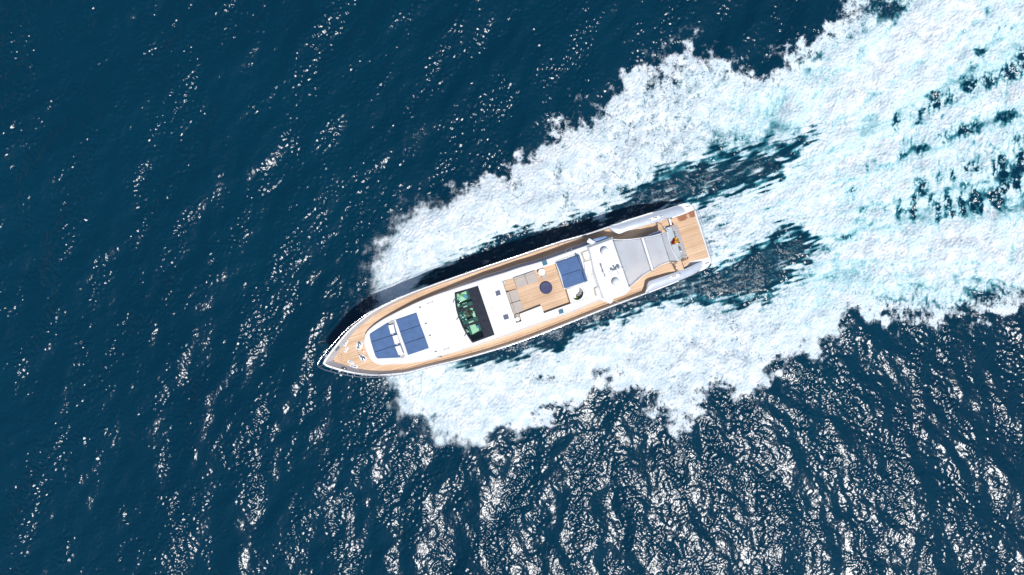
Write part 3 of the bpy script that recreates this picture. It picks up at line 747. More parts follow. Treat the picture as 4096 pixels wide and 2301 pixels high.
# windlasses
def windlass(c, d, L):
    bm = bmesh.new(); ang = math.atan2(d.y, d.x)
    add_lathe(bm, c, [(1, 0), (1, .03), (.93, .05), (0, .05)], 28, ang, L * .62, L * .42); base = part('windlass', bm, WHITE, sm=False)
    b = bmesh.new(); add_lathe(b, c + d * L * .22 + Vector((0, 0, .05)), [(.15, 0), (.11, .04), (.10, .14), (.14, .20), (.13, .23), (0, .245)], 20); link('drum', b, STEEL, base, True)
    b = bmesh.new(); add_lathe(b, c - d * L * .26 + Vector((0, 0, .05)), [(.10, 0), (.10, .05), (.05, .07), (.05, .12), (.08, .13), (0, .14)], 14)
    x = Vector((-d.y, d.x, 0)); add_tube(b, [c - d * L * .3 - x * .12 + Vector((0, 0, .1)), c - d * L * .3 + x * .12 + Vector((0, 0, .1))], .03, 8); add_box(b, c + Vector((0, 0, .09)), (.10, .05, .08), ang)
    link('chain_gypsy', b, STEEL, base, True)
    b = bmesh.new(); add_tube(b, [c - d * L * .5 + Vector((0, 0, .06)), c - d * L * .75 + Vector((0, 0, .03))], .02, 6); link('chain_stopper', b, RUB, base)
for a, b in (((1180,350), (1095,560)), ((1320,868), (1165,735))):
    pa, pb = T('G', [a, b], zdk); d = (pa - pb); windlass((pa + pb) / 2, d.normalized(), d.length)
for (x, y), m, rx in (((1262,615), WHITE, .07), ((1234,588), FRED, .035), ((1108,660), RUB, .03), ((1270,655), WHITE, .05)):
    c = T('G', [(x, y)], zdk)[0]; bm = bmesh.new(); add_lathe(bm, c, [(rx, 0), (rx, .02), (rx * .6, .04), (0, .045)], 16); part('deck_fitting', bm, m, sm=True)
# foredeck hatch with inset frame
hq = [(472,742),(702,690),(782,888),(532,980)]; hi = [(500,772),(645,722),(700,860),(556,958)]
bm = bmesh.new(); cushion_bm(bm, T('G', hq, fz(zd, .022)), .02, .008); hh_ = part('deck_hatch', bm, teak_mat('teak_hatch', 1.1))
bm = bmesh.new(); cushion_bm(bm, T('G', hi, fz(zd, .034)), .02, .008); link('hatch_lid', bm, TEAK, hh_)
for x, y in ((530,742), (622,715), (632,905)):
    c = T('G', [(x, y)], fz(zd, .034))[0]; bm = bmesh.new(); add_rbox(bm, c, (.07, .05, .02), .3, .006); link('latch', bm, STEEL, hh_)
# deck gates: thin boards across the side decks
for zm, seg in (('A', [(1640,200),(1668,245)]), ('A', [(1283,375),(1300,408)]), ('B', [(485,1292),(500,1352)]), ('B', [(628,1240),(650,1300)]), ('B', [(130,315),(155,375)]), ('B', [(290,265),(312,320)])):
    a, b = T(zm, seg, fz(zd, .02)); d = b - a; bm = bmesh.new(); add_rbox(bm, (a + b) / 2, (d.length, .06, .03), math.atan2(d.y, d.x), .008); part('deck_threshold', bm, TEAK)

# ---- superstructure
rt = T('A', [(658,890),(665,845),(695,800),(760,740),(870,665),(1000,595),(1150,520),(1300,450),(1500,370),(1700,303)], zr) + T('B', [(325,391),(550,320),(700,270),(950,196),(1200,112),(1500,28)], zr) + T('D', [(0,425),(200,370),(412,315)], zr)
rb = T('A', [(665,950),(700,1050),(740,1128),(800,1182),(880,1201),(1000,1200),(1200,1188),(1400,1160),(1600,1112)], zd) + T('B', [(0,1408),(300,1335),(500,1272),(640,1228),(1000,1112),(1500,932),(2000,752)], zd) + T('D', [(20,1424),(220,1352),(430,1285),(600,1215),(640,1190)], zd)
SIDE = lambda u: float(np.interp(u, [3, 6, 10, 15, 40], [.06, .07, .12, .36, .42]))
def mv(p, dv): u, v = uv(p); return fromuv(u, v + dv, p.z)
rt_s = resample(smooth(rt, 4), 70); rb_s = resample(smooth(rb, 4), 70)
rtop = [p for p in rt_s] ; rbot = [mv(p, -SIDE(uv(p)[0]) if uv(p)[0] > 4.6 else 0) for p in rb_s]
roof_loop = ccw(rtop[::-1] + rbot)
base_loop = ccw([mv(p, -SIDE(uv(p)[0]) if uv(p)[0] > 4.6 else 0) for p in rt_s][::-1] + rb_s)
if len(roof_loop) != len(base_loop): raise Exception('loops')
WS = T('F', [(208,270),(515,185),(705,125),(1062,1175),(600,1345),(575,1335),(450,1150),(370,1000),(290,800),(245,650),(215,450)], zr)
FLY = T('C', [(248,700),(330,675),(430,650),(805,515),(1155,400),(1305,838),(1338,842),(1417,1085),(962,1250),(912,1122),(545,1262),(580,1385),(490,1415)], zr)
CRH = [(690,862),(735,878),(775,915),(800,950),(808,985),(806,1025),(790,1070),(765,1105),(728,1132),(690,1148),(655,1152),(612,1146),(578,1115),(565,1070),(600,1080),(625,1090),(630,1075),(630,1025),(660,990),(685,962),(694,935),(694,905)]
bm = bmesh.new()
sheet_bm(bm, roof_loop, [ccw(WS), ccw(FLY), ccw(T('K', CRH, zr))], zr, brk(ROOF_T))
part('superstructure_roof', bm, WHITE)
# side walls with a narrow shoulder
bm = bmesh.new(); topr = lift(roof_loop, zr)
sh = lift([a.lerp(b, .12) for a, b in zip(roof_loop, base_loop)], lambda u: zr(u) - .05)
skirt_bm(bm, topr, sh); skirt_bm(bm, sh, lift(base_loop, fz(zd, -.02))); part('superstructure_side', bm, WHITE)
ln = lift(offset(roof_loop, .05), lambda u: zr(u) + .004)
bm = bmesh.new(); add_tube(bm, ln + [ln[0]], .009, 5, False); part('roof_seam', bm, plain('grey_sealant', (.40, .41, .44), .6))
# blue glazing strip on both sides
for sgn, pts in ((-1, rt_s),):
    sel = [p for p in pts if 12.5 < uv(p)[0] < 27.2]
    rows = []
    for f in (.10, .66):
        row = []
        for p in sel:
            u, v = uv(p); s = SIDE(u); vt = v if sgn < 0 else v - s; vb = v - s if sgn < 0 else v
            k = min(1, (u - 12.5) / 4.5); ff = .5 + (f - .5) * k; H_ = zr(u) - zd(u); gg = .12 + .88 * (ff * H_ - .05) / (H_ - .05)
            row.append(fromuv(u, vt + (vb - vt) * gg + sgn * .02, zr(u) + (zd(u) - zr(u)) * ff))
        rows.append(row)
    bm = bmesh.new(); skirt_bm(bm, rows[0], rows[1], False); part('side_window', bm, SIDEG)
# ---- wheelhouse glazing
ZG = fz(zr, .012)
OUT = ccw(T('F', [(206,268),(515,183),(706,122),(1065,1177),(600,1349),(572,1337),(446,1150),(366,1000),(286,800),(241,650),(211,450)], ZG))
g1 = ccw(T('F', [(234,285),(430,228),(500,212),(540,330),(606,530),(275,634),(252,520),(238,400)], ZG))
g2 = ccw(T('F', [(283,690),(628,583),(718,868),(378,976),(320,830)], ZG))
g3 = ccw(T('F', [(403,1020),(742,920),(842,1222),(598,1316),(500,1180)], ZG))
bm = bmesh.new(); sheet_bm(bm, OUT, [g1, g2, g3], ZG, brk(ROOF_T))
skirt_bm(bm, lift(OUT, ZG), lift(OUT, fz(zr, -.05)))
ws = part('windscreen', bm, DARK)
for g in (g1, g2, g3):
    bm = bmesh.new(); sheet_bm(bm, g, [], fz(zr, .004), brk(ROOF_T)); link('pane', bm, GREENG, ws)
for g in ([(560,178),(688,138),(815,482),(640,540)], [(652,560),(822,505),(930,828),(752,880)], [(766,902),(936,850),(1045,1170),(880,1228)]):
    bm = bmesh.new(); cushion_bm(bm, T('F', g, fz(zr, .03)), .02, .012); link('sunroof_panel', bm, DARK, ws)
for a, b in (((502,190), (868,1240)),):
    pa, pb = T('F', [a, b], fz(zr, .035)); bm = bmesh.new(); d = pb - pa; add_rbox(bm, (pa + pb) / 2, (d.length, .05, .03), math.atan2(d.y, d.x), .01); link('mullion', bm, DARK, ws)
for blade, arm in ((((172,488), (200,420)), ((200,420), (310,255))), (((250,858), (300,775)), ((300,775), (378,615))), (((420,1208), (452,1135)), ((452,1135), (528,965)))):
    bm = bmesh.new(); p = T('F', blade, fz(zr, .07)); add_tube(bm, p, .028, 6); o = part('wiper', bm, RUB)
    bm = bmesh.new(); p = T('F', arm, fz(zr, .09)); add_tube(bm, p, .010, 6); link('wiper_arm', bm, STEEL, o)
# ---- wheelhouse inside
ZF = 3.05
fl = ccw(lift(offset(ccw(WS), -.25), ZF))
bm = bmesh.new(); sheet_bm(bm, fl, [], ZF); part('wheelhouse_floor', bm, DKTEAL)
bm = bmesh.new(); skirt_bm(bm, lift(offset(ccw(WS), -.01), fz(zr, -.03)), fl); part('wheelhouse_wall', bm, DARK)
def inbox(name, pts, z, h, m, parent=Y, r=.03):
    bm = bmesh.new(); cushion_bm(bm, T('F', pts, z), h, r); return part(name, bm, m, parent)
inbox('cabin_rug', [(270,395),(390,350),(470,410),(330,480)], ZF + .05, .04, CREAM)
inbox('chart_table', [(245,300),(345,275),(450,235),(475,325),(380,350),(265,390)], ZF + .5, .45, CREAM)
inbox('cabin_chair', [(370,315),(480,320),(495,385),(440,400),(375,360)], ZF + .6, .5, SIDEG)
inbox('cabin_chair', [(300,305),(350,300),(365,345),(315,355)], ZF + .7, .6, LEAF)
inbox('cabin_sofa', [(365,510),(470,475),(480,570),(395,600)], ZF + .45, .4, CREAM)
inbox('cabin_locker', [(262,500),(318,520),(275,620)], ZF + .6, .5, CREAM)
dash = inbox('helm_console', [(300,690),(400,655),(490,860),(375,905)], ZF + .75, .7, SCREEN)
for x, y in ((340,760), (372,800), (350,820), (425,770), (437,808), (415,690), (378,870), (410,735), (395,800), (450,850)):
    c = T('F', [(x, y)], ZF + .755)[0]; bm = bmesh.new(); add_lathe(bm, c, [(.055, 0), (.055, .02), (0, .022)], 14); link('gauge', bm, WHITE if (x + y) % 3 else STEEL, dash)
inbox('helm_seat', [(560,685),(620,665),(665,785),(610,800)], ZF + .6, .5, WARM)
inbox('cabin_sofa', [(485,860),(580,815),(620,895),(510,935)], ZF + .45, .4, CREAM)
inbox('cabin_sofa', [(490,625),(585,590),(600,650),(520,680)], ZF + .45, .4, CREAM)
inbox('cabin_rug', [(525,975),(700,930),(730,1085),(590,1170)], ZF + .05, .04, CREAM)
inbox('cabin_chair', [(665,970),(715,970),(725,1020),(680,1040)], ZF + .7, .6, SIDEG)
inbox('cabin_locker', [(405,1040),(450,1060),(515,1105),(475,1145)], ZF + .6, .5, CREAM)
sw = T('F', [(455,705)], ZF + 1.0)[0]; bm = bmesh.new()
ring = [sw + Vector((.17 * math.cos(t), .17 * math.sin(t), .02 * math.cos(t))) for t in np.linspace(0, 2 * PI, 21)]
add_tube(bm, ring, .016, 6, False)
for t in (0, 2.1, 4.2): add_tube(bm, [sw, sw + Vector((.17 * math.cos(t), .17 * math.sin(t), 0))], .012, 6)
part('steering_wheel', bm, RUB, sm=True)
ch = T('F', [(290,440)], ZF + .8)[0]; bm = bmesh.new()
add_tube(bm, [ch + Vector((.16 * math.cos(t), .16 * math.sin(t), 0)) for t in np.linspace(0, 2 * PI, 21)], .014, 6, False); part('compass_ring', bm, STEEL, sm=True)

# ---- fly deck well
ZFL = 4.17
FW = ccw(FLY)
bm = bmesh.new(); sheet_bm(bm, offset(FW, -.01), [], ZFL); fd = part('sun_deck_floor', bm, TEAK)
bm = bmesh.new(); skirt_bm(bm, lift(FW, fz(zr, -.0)), lift(FW, ZFL - .01)); part('sun_deck_coaming', bm, WHITE)
def slab(name, zm, pts, z, h, m, parent=Y, r=.02):
    bm = bmesh.new(); cushion_bm(bm, T(zm, pts, z), h, r); return part(name, bm, m, parent)
slab('teak_counter', 'C', [(262,702),(330,678),(428,652),(497,828),(345,868),(338,862),(310,872)], 4.47, .29, TEAK, r=.01)
cb = slab('counter_sink', 'C', [(256,700),(308,686),(327,742),(275,768)], 4.49, .02, TAUPE)
c = T('C', [(292,726)], 4.49)[0]; bm = bmesh.new(); add_lathe(bm, c, [(.05, 0), (.045, .02), (0, .022)], 14); link('drain', bm, WHITE, cb)
# deck hatches
def hatch(zm, pts, m, zf):
    bm = bmesh.new(); cushion_bm(bm, T(zm, pts, fz(zf, .028)), .035, .012); o = part('roof_hatch', bm, m)
    P = T(zm, pts, fz(zf, .034)); cc = sum(P, Vector()) / 4
    for q in (P[0], P[3]):
        b = bmesh.new(); add_lathe(b, q.lerp(cc, .2), [(.018, 0), (.018, .01), (0, .012)], 10); link('hatch_hinge', b, STEEL, o)
hatch('L', [(5,665),(115,630),(150,745),(35,790)], HATCHG, zr); hatch('L', [(197,1270),(320,1232),(357,1350),(235,1390)], HATCHG, zr)
hatch('C', [(920,365),(1000,340),(1028,415),(950,445)], HATCHT, zr); hatch('C', [(1202,1192),(1280,1166),(1302,1240),(1224,1268)], HATCHT, zr)
for zm, x, y in (('L',228,352), ('C',1061,395), ('C',1320,1161), ('F',995,617), ('C',545,1432), ('K',620,988), ('K',1497,595)):
    c = T(zm, [(x, y)], zr)[0]; bm = bmesh.new(); add_lathe(bm, c, [(.030, 0), (.026, .03), (0, .036)], 12); part('deck_light', bm, RUB, sm=True)
# ---- foredeck: seams, hinges, grab handles, brackets
def thin(name, zm, pts, zf, r, m, parent=Y):
    bm = bmesh.new(); add_tube(bm, T(zm, pts, zf), r, 6); return part(name, bm, m, parent)
thin('panel_seam', 'A', [(1305,448),(1350,560),(1397,700),(1450,850),(1520,1045),(1535,1100)], fz(zr, .002), .009, plain('grey_panel_seam', (.45, .45, .46), .6))  # grey line along the panel joint
for x, y in ((1328,510), (1397,707), (1447,849), (1516,1045)):
    c = T('A', [(x, y)], fz(zr, .02))[0]; bm = bmesh.new(); add_rbox(bm, c, (.19, .075, .03), ANG - .02, .008); part('hinge', bm, RUB)
for a, b in (((1420,468), (1480,445)), ((1617,1021), (1678,1003))):
    p = T('A', [a, b], zr); bm = bmesh.new()
    add_tube(bm, [p[0], p[0] + Vector((0, 0, .07)), p[1] + Vector((0, 0, .07)), p[1]], .012, 8)
    for q in p: add_rbox(bm, q + Vector((0, 0, .01)), (.05, .15, .02), ANG, .006)
    part('grab_handle', bm, STEEL)
slab('pad_rim', 'A', [(1012,655),(1034,655),(1178,1096),(1150,1110)], fz(zr, .10), .12, WHITE, r=.03)
for pts in ([(945,690),(990,664),(1020,668),(1030,705),(975,712)], [(1090,1105),(1130,1075),(1150,1100),(1125,1128),(1085,1128)]):
    slab('corner_socket', 'A', pts, fz(zr, .03), .04, GREY, r=.02)
# ---- stair box with curved opening
cr = [(700,870),(735,890),(765,918),(785,950),(795,985),(793,1020),(780,1060),(758,1095),(725,1122),(690,1138),(655,1142),(620,1136),(590,1110),(580,1080),(600,1095),(625,1100),(640,1075),(640,1030),(668,1000),(695,970),(706,935),(706,905)]
sbx = [(447,927),(765,822),(860,1103),(537,1212)]
bm = bmesh.new(); zb = 4.63
so_, sh_ = ccw(T('K', sbx, zb)), ccw(T('K', cr, zb))
sheet_bm(bm, so_, [sh_], zb); skirt_bm(bm, lift(so_, zb), lift(so_, 4.4))
sb = part('stair_box', bm, WHITE)
bm = bmesh.new(); skirt_bm(bm, lift(sh_, zb), lift(sh_, 3.2)); sheet_bm(bm, offset(sh_, -.01), [], 3.2); link('stairwell', bm, plain('stairwell_lining', (.62, .60, .52), .5), sb)
o_ = bpy.data.objects[sb.name]
def fan(a0, a1, z):
    cc = (640, 1000)
    ps = [(cc[0] + 15 * math.cos(math.radians(a0)), cc[1] + 15 * math.sin(math.radians(a0))), (cc[0] + 150 * math.cos(math.radians(a0)), cc[1] + 150 * math.sin(math.radians(a0))), (cc[0] + 150 * math.cos(math.radians(a1)), cc[1] + 150 * math.sin(math.radians(a1)))]
    bm = bmesh.new(); cushion_bm(bm, T('K', ps, z), .05, .01); link('stair_tread', bm, TREAD, sb)
for k in range(5): fan(-70 + k * 30, -42 + k * 30, 4.5 - k * .13)
part_edge = slab('stair_box_edge', 'K', [(436,918),(450,913),(545,1218),(530,1222)], 4.66, .2, TEAK, r=.01)
bm = bmesh.new(); p = T('K', [(768,822),(863,1104),(538,1213)], 4.64); add_tube(bm, p, .014, 6); part('box_seam', bm, RUB)
# ---- sun pad plinth and rails on the roof
slab('sun_pad_plinth', 'K', [(213,372),(655,222),(712,205),(896,748),(850,772),(425,917)], 4.72, .25, WHITE, r=.03)
for pts in ([(258,352),(450,278),(652,214)], [(445,912),(650,832),(850,768)]):
    a = T('K', pts, 4.85); bm = bmesh.new(); add_tube(bm, a, .016, 8)
    for q in a: add_tube(bm, [q, q - Vector((0, 0, .2))], .012, 6)
    part('pad_rail', bm, STEEL, sm=True)
slab('rail_knob', 'K', [(630,190),(660,180),(675,210),(640,222)], 4.86, .25, BLUE, r=.03)
# ---- helm seats, console and platform abaft the sun pad
RIM = plain('seat_well_tan_vinyl', (.42, .38, .31), .7)  # tan vinyl of the seat trays and straps
for pts, straps in (([(732,152),(858,104),(915,148),(958,275),(810,335),(790,318)], (((752,208),(905,152)), ((800,312),(946,264)))), ([(996,882),(1118,836),(1168,872),(1205,1000),(1048,1062),(1030,1040)], (((1020,925),(1168,876)), ((1055,1030),(1192,988))))):
    P = ccw(T('K', pts, zr)); bm = bmesh.new(); cushion_bm(bm, lift(P, 4.575), .05, .01); o = part('helm_bench', bm, RIM)
    b = bmesh.new(); Q = [p + (AXD * .05 + NRM * .03) for p in offset(P, .05)]; cushion_bm(b, lift(Q, 4.68), .11, .05); link('seat_cushion', b, WARM, o)
    for s in straps:
        b = bmesh.new(); q = T('K', s, 4.69); add_tube(b, q, .014, 6); link('strap', b, RIM, o)
slab('console_plinth', 'K', [(798,348),(985,300),(1058,482),(832,548)], 4.70, .16, WARM, r=.05)
cp = slab('upper_console', 'K', [(840,562),(1048,492),(1075,560),(1080,640),(905,690)], 4.60, .06, WARM, r=.02)
for a, b in (((868,566),(892,668)), ((915,545),(945,650)), ((955,535),(975,610)), ((1005,515),(1020,560)), ((1040,505),(1050,560)), ((870,650),(905,688))):
    bm = bmesh.new(); q = T('K', [a, b], 4.615); add_tube(bm, q, .012, 6); link('console_lever', bm, STEEL, cp)
bm = bmesh.new(); q = T('K', [(1025,575)], 4.62)[0]; add_rbox(bm, q, (.2, .12, .03), ANG, .01); link('console_screen', bm, plain('screen_pale_blue', (.45, .52, .62), .3), cp)
bm = bmesh.new(); q = T('K', [(1012,640)], 4.72)[0]; add_tube(bm, [q + Vector((.17 * math.cos(t), .17 * math.sin(t), 0)) for t in np.linspace(0, 2 * PI, 19)], .012, 6, False)
for t in (.5, 2.6, 4.7): add_tube(bm, [q, q + Vector((.17 * math.cos(t), .17 * math.sin(t), 0))], .010, 6)
link('console_wheel', bm, WARM, cp, True)
# ---- raised hardtop with domes, radar and mast
ZH = 4.92
ht = [(920,45),(1435,-160),(1445,-50),(1755,845),(1745,900),(1690,945),(1560,990),(1400,1055),(1330,1020),(1262,985),(1095,560),(1075,480)]
HTP = T('S', [(2356,990),(2448,956),(2518,1153),(2510,1163),(2495,1172),(2430,1197),(2415,1190),(2402,1160),(2375,1080)], ZH)
bm = bmesh.new(); P = ccw(HTP)
add_rings(bm, [lift(offset(P, -.16), 4.56), lift(offset(P, -.07), 4.72), lift(P, ZH - .05), lift(offset(P, .04), ZH)], True, False); part('hardtop', bm, WHITE)
def zc(x, y, z, zm='K'): return T(zm, [(x, y)], z)[0]
for x, y in ((1247,133), (1480,778)):
    c = zc(x, y, ZH + .3); c.z = ZH; R = .345; bm = bmesh.new()
    prof = [(R * .62, 0), (R * .66, .10), (R * .92, .16), (R, .24)] + [(R * math.cos(t), .26 + R * .80 * math.sin(t)) for t in np.linspace(.1, PI / 2 - .02, 10)] + [(0, .26 + R * .8)]
    add_lathe(bm, c, prof, 32); part('satellite_dome', bm, WHITE, sm=True)
# open array radar
c = zc(1218, 560, ZH); bm = bmesh.new(); add_lathe(bm, c, [(.16, 0), (.14, .25), (.12, .36), (0, .38)], 16); ro = part('radar', bm, WHITE, sm=True)
b = bmesh.new(); add_rbox(b, c + Vector((0, 0, .46)), (1.15, .14, .11), ANG + math.radians(-90) + .06, .03); link('radar_array', b, WHITE, ro)
# mast with crossbar, horns and lights
c = zc(1470, 520, ZH); bm = bmesh.new(); add_tube(bm, [c, c + Vector((-.05, .02, .75))], [.09, .05], 12); add_rbox(bm, c + Vector((-.02, 0, .42)), (.5, .16, .05), ANG + .5, .02)
mo = part('mast', bm, WHITE, sm=False)
for dx, dy, dz, r in ((-.28, -.12, .50, .12), (.24, .12, .52, .15), (-.05, .02, .80, .07)):
    b = bmesh.new(); add_lathe(b, c + Vector((dx, dy, dz)), [(r * .7, -.05), (r, .03), (r, .12), (r * .6, .18), (0, .2)], 16); link('navigation_light', b, WHITE, mo, True)
for k, (dx, dy) in enumerate(((.35, .02), (.48, .10), (.58, .02), (-.38, -.3), (-.5, -.22), (.2, -.25))):
    b = bmesh.new(); q = c + Vector((dx, dy, 0)); add_tube(b, [q, q + Vector((.0, 0, .3 + .05 * (k % 3)))], .014, 6); add_lathe(b, q + Vector((0, 0, .3 + .05 * (k % 3))), [(.03, -.03), (.045, .0), (.03, .04), (0, .05)], 10); link('antenna', b, WHITE, mo, True)
b = bmesh.new(); add_tube(b, [c + Vector((.05, -.1, .45)), c + Vector((.12, -.3, .46))], [.03, .06], 10); link('horn', b, STEEL, mo, True)
slab('vent_slot', 'K', [(1566,990),(1665,944),(1669,966),(1571,1006)], 4.575, .04, DARK, r=.006)
# wing stations sticking out over the side decks
WS_L = [(1130,1120),(1215,990),(1310,1050),(1400,1118),(1408,1135),(1385,1198),(1345,1216),(1240,1172)]
o = slab('wing_station', 'K', WS_L, 4.58, .14, WHITE, r=.05)
c = zc(1355, 1183, 4.58); b = bmesh.new(); add_lathe(b, c, [(.035, 0), (.03, .02), (0, .025)], 12); link('socket', b, RUB, o)
WS_U = [(-5,372),(-10,350),(28,303),(45,312),(138,368),(60,400)]
slab('wing_station', 'D', WS_U, 4.585, .14, WHITE, r=.03)
slab('wing_window', 'D', [(88,318),(288,264),(335,285),(350,318),(300,345),(135,372)], 4.35, .3, SIDEG, r=.05)
thin('cable', 'K', [(1212,982),(1270,1040),(1330,1065),(1400,1140),(1470,1160),(1525,1195)], 4.62, .012, WARM)
# boarding ladder hoops on the shaded side
for dx in (0, 105):
    p = T('C', [(1285 + dx, 160 - dx * .33), (1312 + dx, 172 - dx * .33), (1322 + dx, 200 - dx * .33), (1328 + dx, 235 - dx * .33)], 4.6)
    p[0].z = 4.1; p[1].z = 4.75; p[2].z = 4.8; p[3].z = 4.56; bm = bmesh.new(); add_tube(bm, p, .018, 8); part('ladder_hoop', bm, STEEL, sm=True)
# ---- guard rail round the deck
rail_o = offset(loop, lambda u: float(np.interp(u, [-1, 0, 3, 6, 12], [-.30, -.24, -.10, .0, .05])))
rid = [i for i in range(n) if uv(loop[i])[0] < 27.5]
# order the rail from the stern of one side round the bow to the other
st = next(i for i in rid if (i - 1) % n not in rid); order = [(st + k) % n for k in range(len(rid))]
RH = lambda u: float(np.interp(u, [0, 8, 20, 27, 28], [.50, .46, .42, .38, .1]))
rp = [Vector((rail_o[i].x, rail_o[i].y, zs(uv(loop[i])[0]) + RH(uv(loop[i])[0]))) for i in order]
rp[0].z = zs(27.5) + .03; rp[-1].z = rp[0].z
bm = bmesh.new(); add_tube(bm, smooth(rp, 2), .019, 8); gr = part('guard_rail', bm, STEEL, sm=True)
bm = bmesh.new(); sel = [p for p, i in zip(rp, order) if uv(loop[i])[0] < 11]; add_tube(bm, [p - Vector((0, 0, .24)) for p in sel], .008, 6); part('lower_rail', bm, STEEL, sm=True)
cum = [0]
for a, b in zip(rp, rp[1:]): cum.append(cum[-1] + (b - a).length)
A1 = np.array([tuple(p) for p in rp]); A0 = np.array([tuple(in1[i].lerp(loop[i], .5)) for i in order])
cnt = int(cum[-1] / .98)
for k in range(1, cnt):
    d = cum[-1] * k / cnt; t = [float(np.interp(d, cum, A1[:, j])) for j in range(3)]; bs = [float(np.interp(d, cum, A0[:, j])) for j in range(2)]
    u = uv(bs)[0]; bm = bmesh.new(); add_tube(bm, [Vector((bs[0], bs[1], zs(u) + .03)), Vector(t)], .014, 6)
    add_lathe(bm, Vector((bs[0], bs[1], zs(u) + .035)), [(.035, 0), (.03, .012), (0, .014)], 8); part('stanchion', bm, STEEL)
# ---- aft: cockpit, side glass, folded roof panel, stairs
zck = 2.46
slab('cockpit_sole', 'D', [(430,330),(1290,140),(1480,690),(1090,820),(720,1100)], 2.47, .03, TAUPEG, r=.01)
for pts, h, m in (([(480,420),(640,370),(760,760),(590,820)], 2.9, TAUPE), ([(760,430),(1000,360),(1090,640),(850,720)], 3.1, WARM), ([(1120,330),(1260,290),(1370,620),(1220,670)], 2.85, TAUPE)):
    slab('cockpit_sofa' if m is TAUPE else 'cockpit_table', 'D', pts, h, h - 2.46, m, r=.05)
slab('cockpit_side_glass', 'D', [(895,292),(1170,178),(1232,192),(1225,215),(1060,268),(930,296)], 3.5, .9, SIDEG, r=.02)
pan = ccw(T('D', [(1290,140),(1470,78),(1500,130),(1650,600),(1490,690)], 2.75))
bm = bmesh.new(); cushion_bm(bm, T('D', [(1285,135),(1385,100),(1572,632),(1480,690)], 2.80), .5, .04); part('aft_bulkhead', bm, PANELG)
pa = T('D', [(1385,102),(1478,80),(1502,130),(1652,600),(1572,632)], 2.72); bm = bmesh.new(); P = ccw(pa)
add_rings(bm, [lift(P, 1.18), lift(P, 2.70), lift(offset(P, .03), 2.72)], True, False); part('garage_door', bm, TAUPEG)
# chrome ornament on the panel
orn = [(1445,205),(1448,235),(1462,262),(1470,290),(1455,310)]
bm = bmesh.new()
for x, y in orn:
    c = zc(x, y, 2.86, 'D'); add_lathe(bm, c, [(0, -.06), (.05, -.03), (.06, 0), (.045, .04), (0, .06)], 12)
add_tube(bm, T('D', [(1450,250),(1470,285),(1478,310)], 2.84), .03, 8)
part('chrome_ornament', bm, STEEL, sm=True)
bm = bmesh.new(); add_tube(bm, T('D', [(1512,440),(1515,470),(1530,505),(1552,530),(1575,552)], 2.84), [.02, .05, .055, .04, .015], 10); part('chrome_ornament', bm, STEEL, sm=True)
bm = bmesh.new(); add_tube(bm, T('D', [(1530,440),(1545,470),(1556,500),(1572,520)], 2.9), .022, 8); part('chrome_ornament', bm, STEEL, sm=True)
# flag staff
fs = T('E', [(600,868),(765,832)], 3.05); bm = bmesh.new(); add_tube(bm, [fs[0] - Vector((0, 0, .15)), fs[1] + Vector((0, 0, .15))], .022, 8); add_lathe(bm, fs[1] + Vector((0, 0, .16)), [(0, -.03), (.035, 0), (0, .035)], 10); part('flag_staff', bm, STEEL, sm=True)
# stairs down to the platform
edges = [((560,1052),(628,1240)), ((596,1040),(655,1206)), ((632,1026),(694,1192)), ((664,1012),(722,1172)), ((696,1000),(748,1145)), ((728,985),(772,1112)), ((760,935),(790,1090))]
land = T('M', [(300,1120),(400,1095),(560,1052),(628,1240),(440,1300),(345,1330)], 2.425)
hz = 2.42
for k in range(6):
    (a, b), (c_, d_) = edges[k], edges[k + 1]; z = 2.40 - .2 * (k + 0)
    bm = bmesh.new(); cushion_bm(bm, T('M', [a, b, (d_[0], d_[1] ), (c_[0], c_[1])], z), z - 1.17, .012); part('stair', bm, TEAK)
thin('stair_rail', 'M', [(455,1012),(560,965),(675,905),(755,935)], 3.1, .018, STEEL)
thin('stair_rail', 'M', [(500,1030),(640,975),(690,958)], 3.0, .018, STEEL)
# side gate across the sunny side deck
ga, gb = T('D', [(1432,718),(1492,842)], 3.15); bm = bmesh.new(); d = gb - ga
add_rbox(bm, (ga + gb) / 2 - Vector((0, 0, .36)), (d.length, .03, .7), math.atan2(d.y, d.x), .008); gt = part('side_gate', bm, DARK)
for q in (ga, gb):
    b = bmesh.new(); add_tube(b, [Vector((q.x, q.y, 2.44)), q + Vector((0, 0, .04))], .03, 8); link('gate_post', b, STEEL, gt, True)
b = bmesh.new(); add_tube(b, [ga + Vector((0, 0, .03)), gb + Vector((0, 0, .03))], .022, 8); link('gate_rail', b, STEEL, gt, True)
# passerelle on the shaded side
slab('gangway', 'E', [(545,362),(582,352),(622,482),(586,494)], 2.52, .08, WHITE, r=.02)
slab('gangway_step', 'E', [(588,372),(662,335),(690,470),(625,488)], 1.9, .7, TEAKA, r=.01)
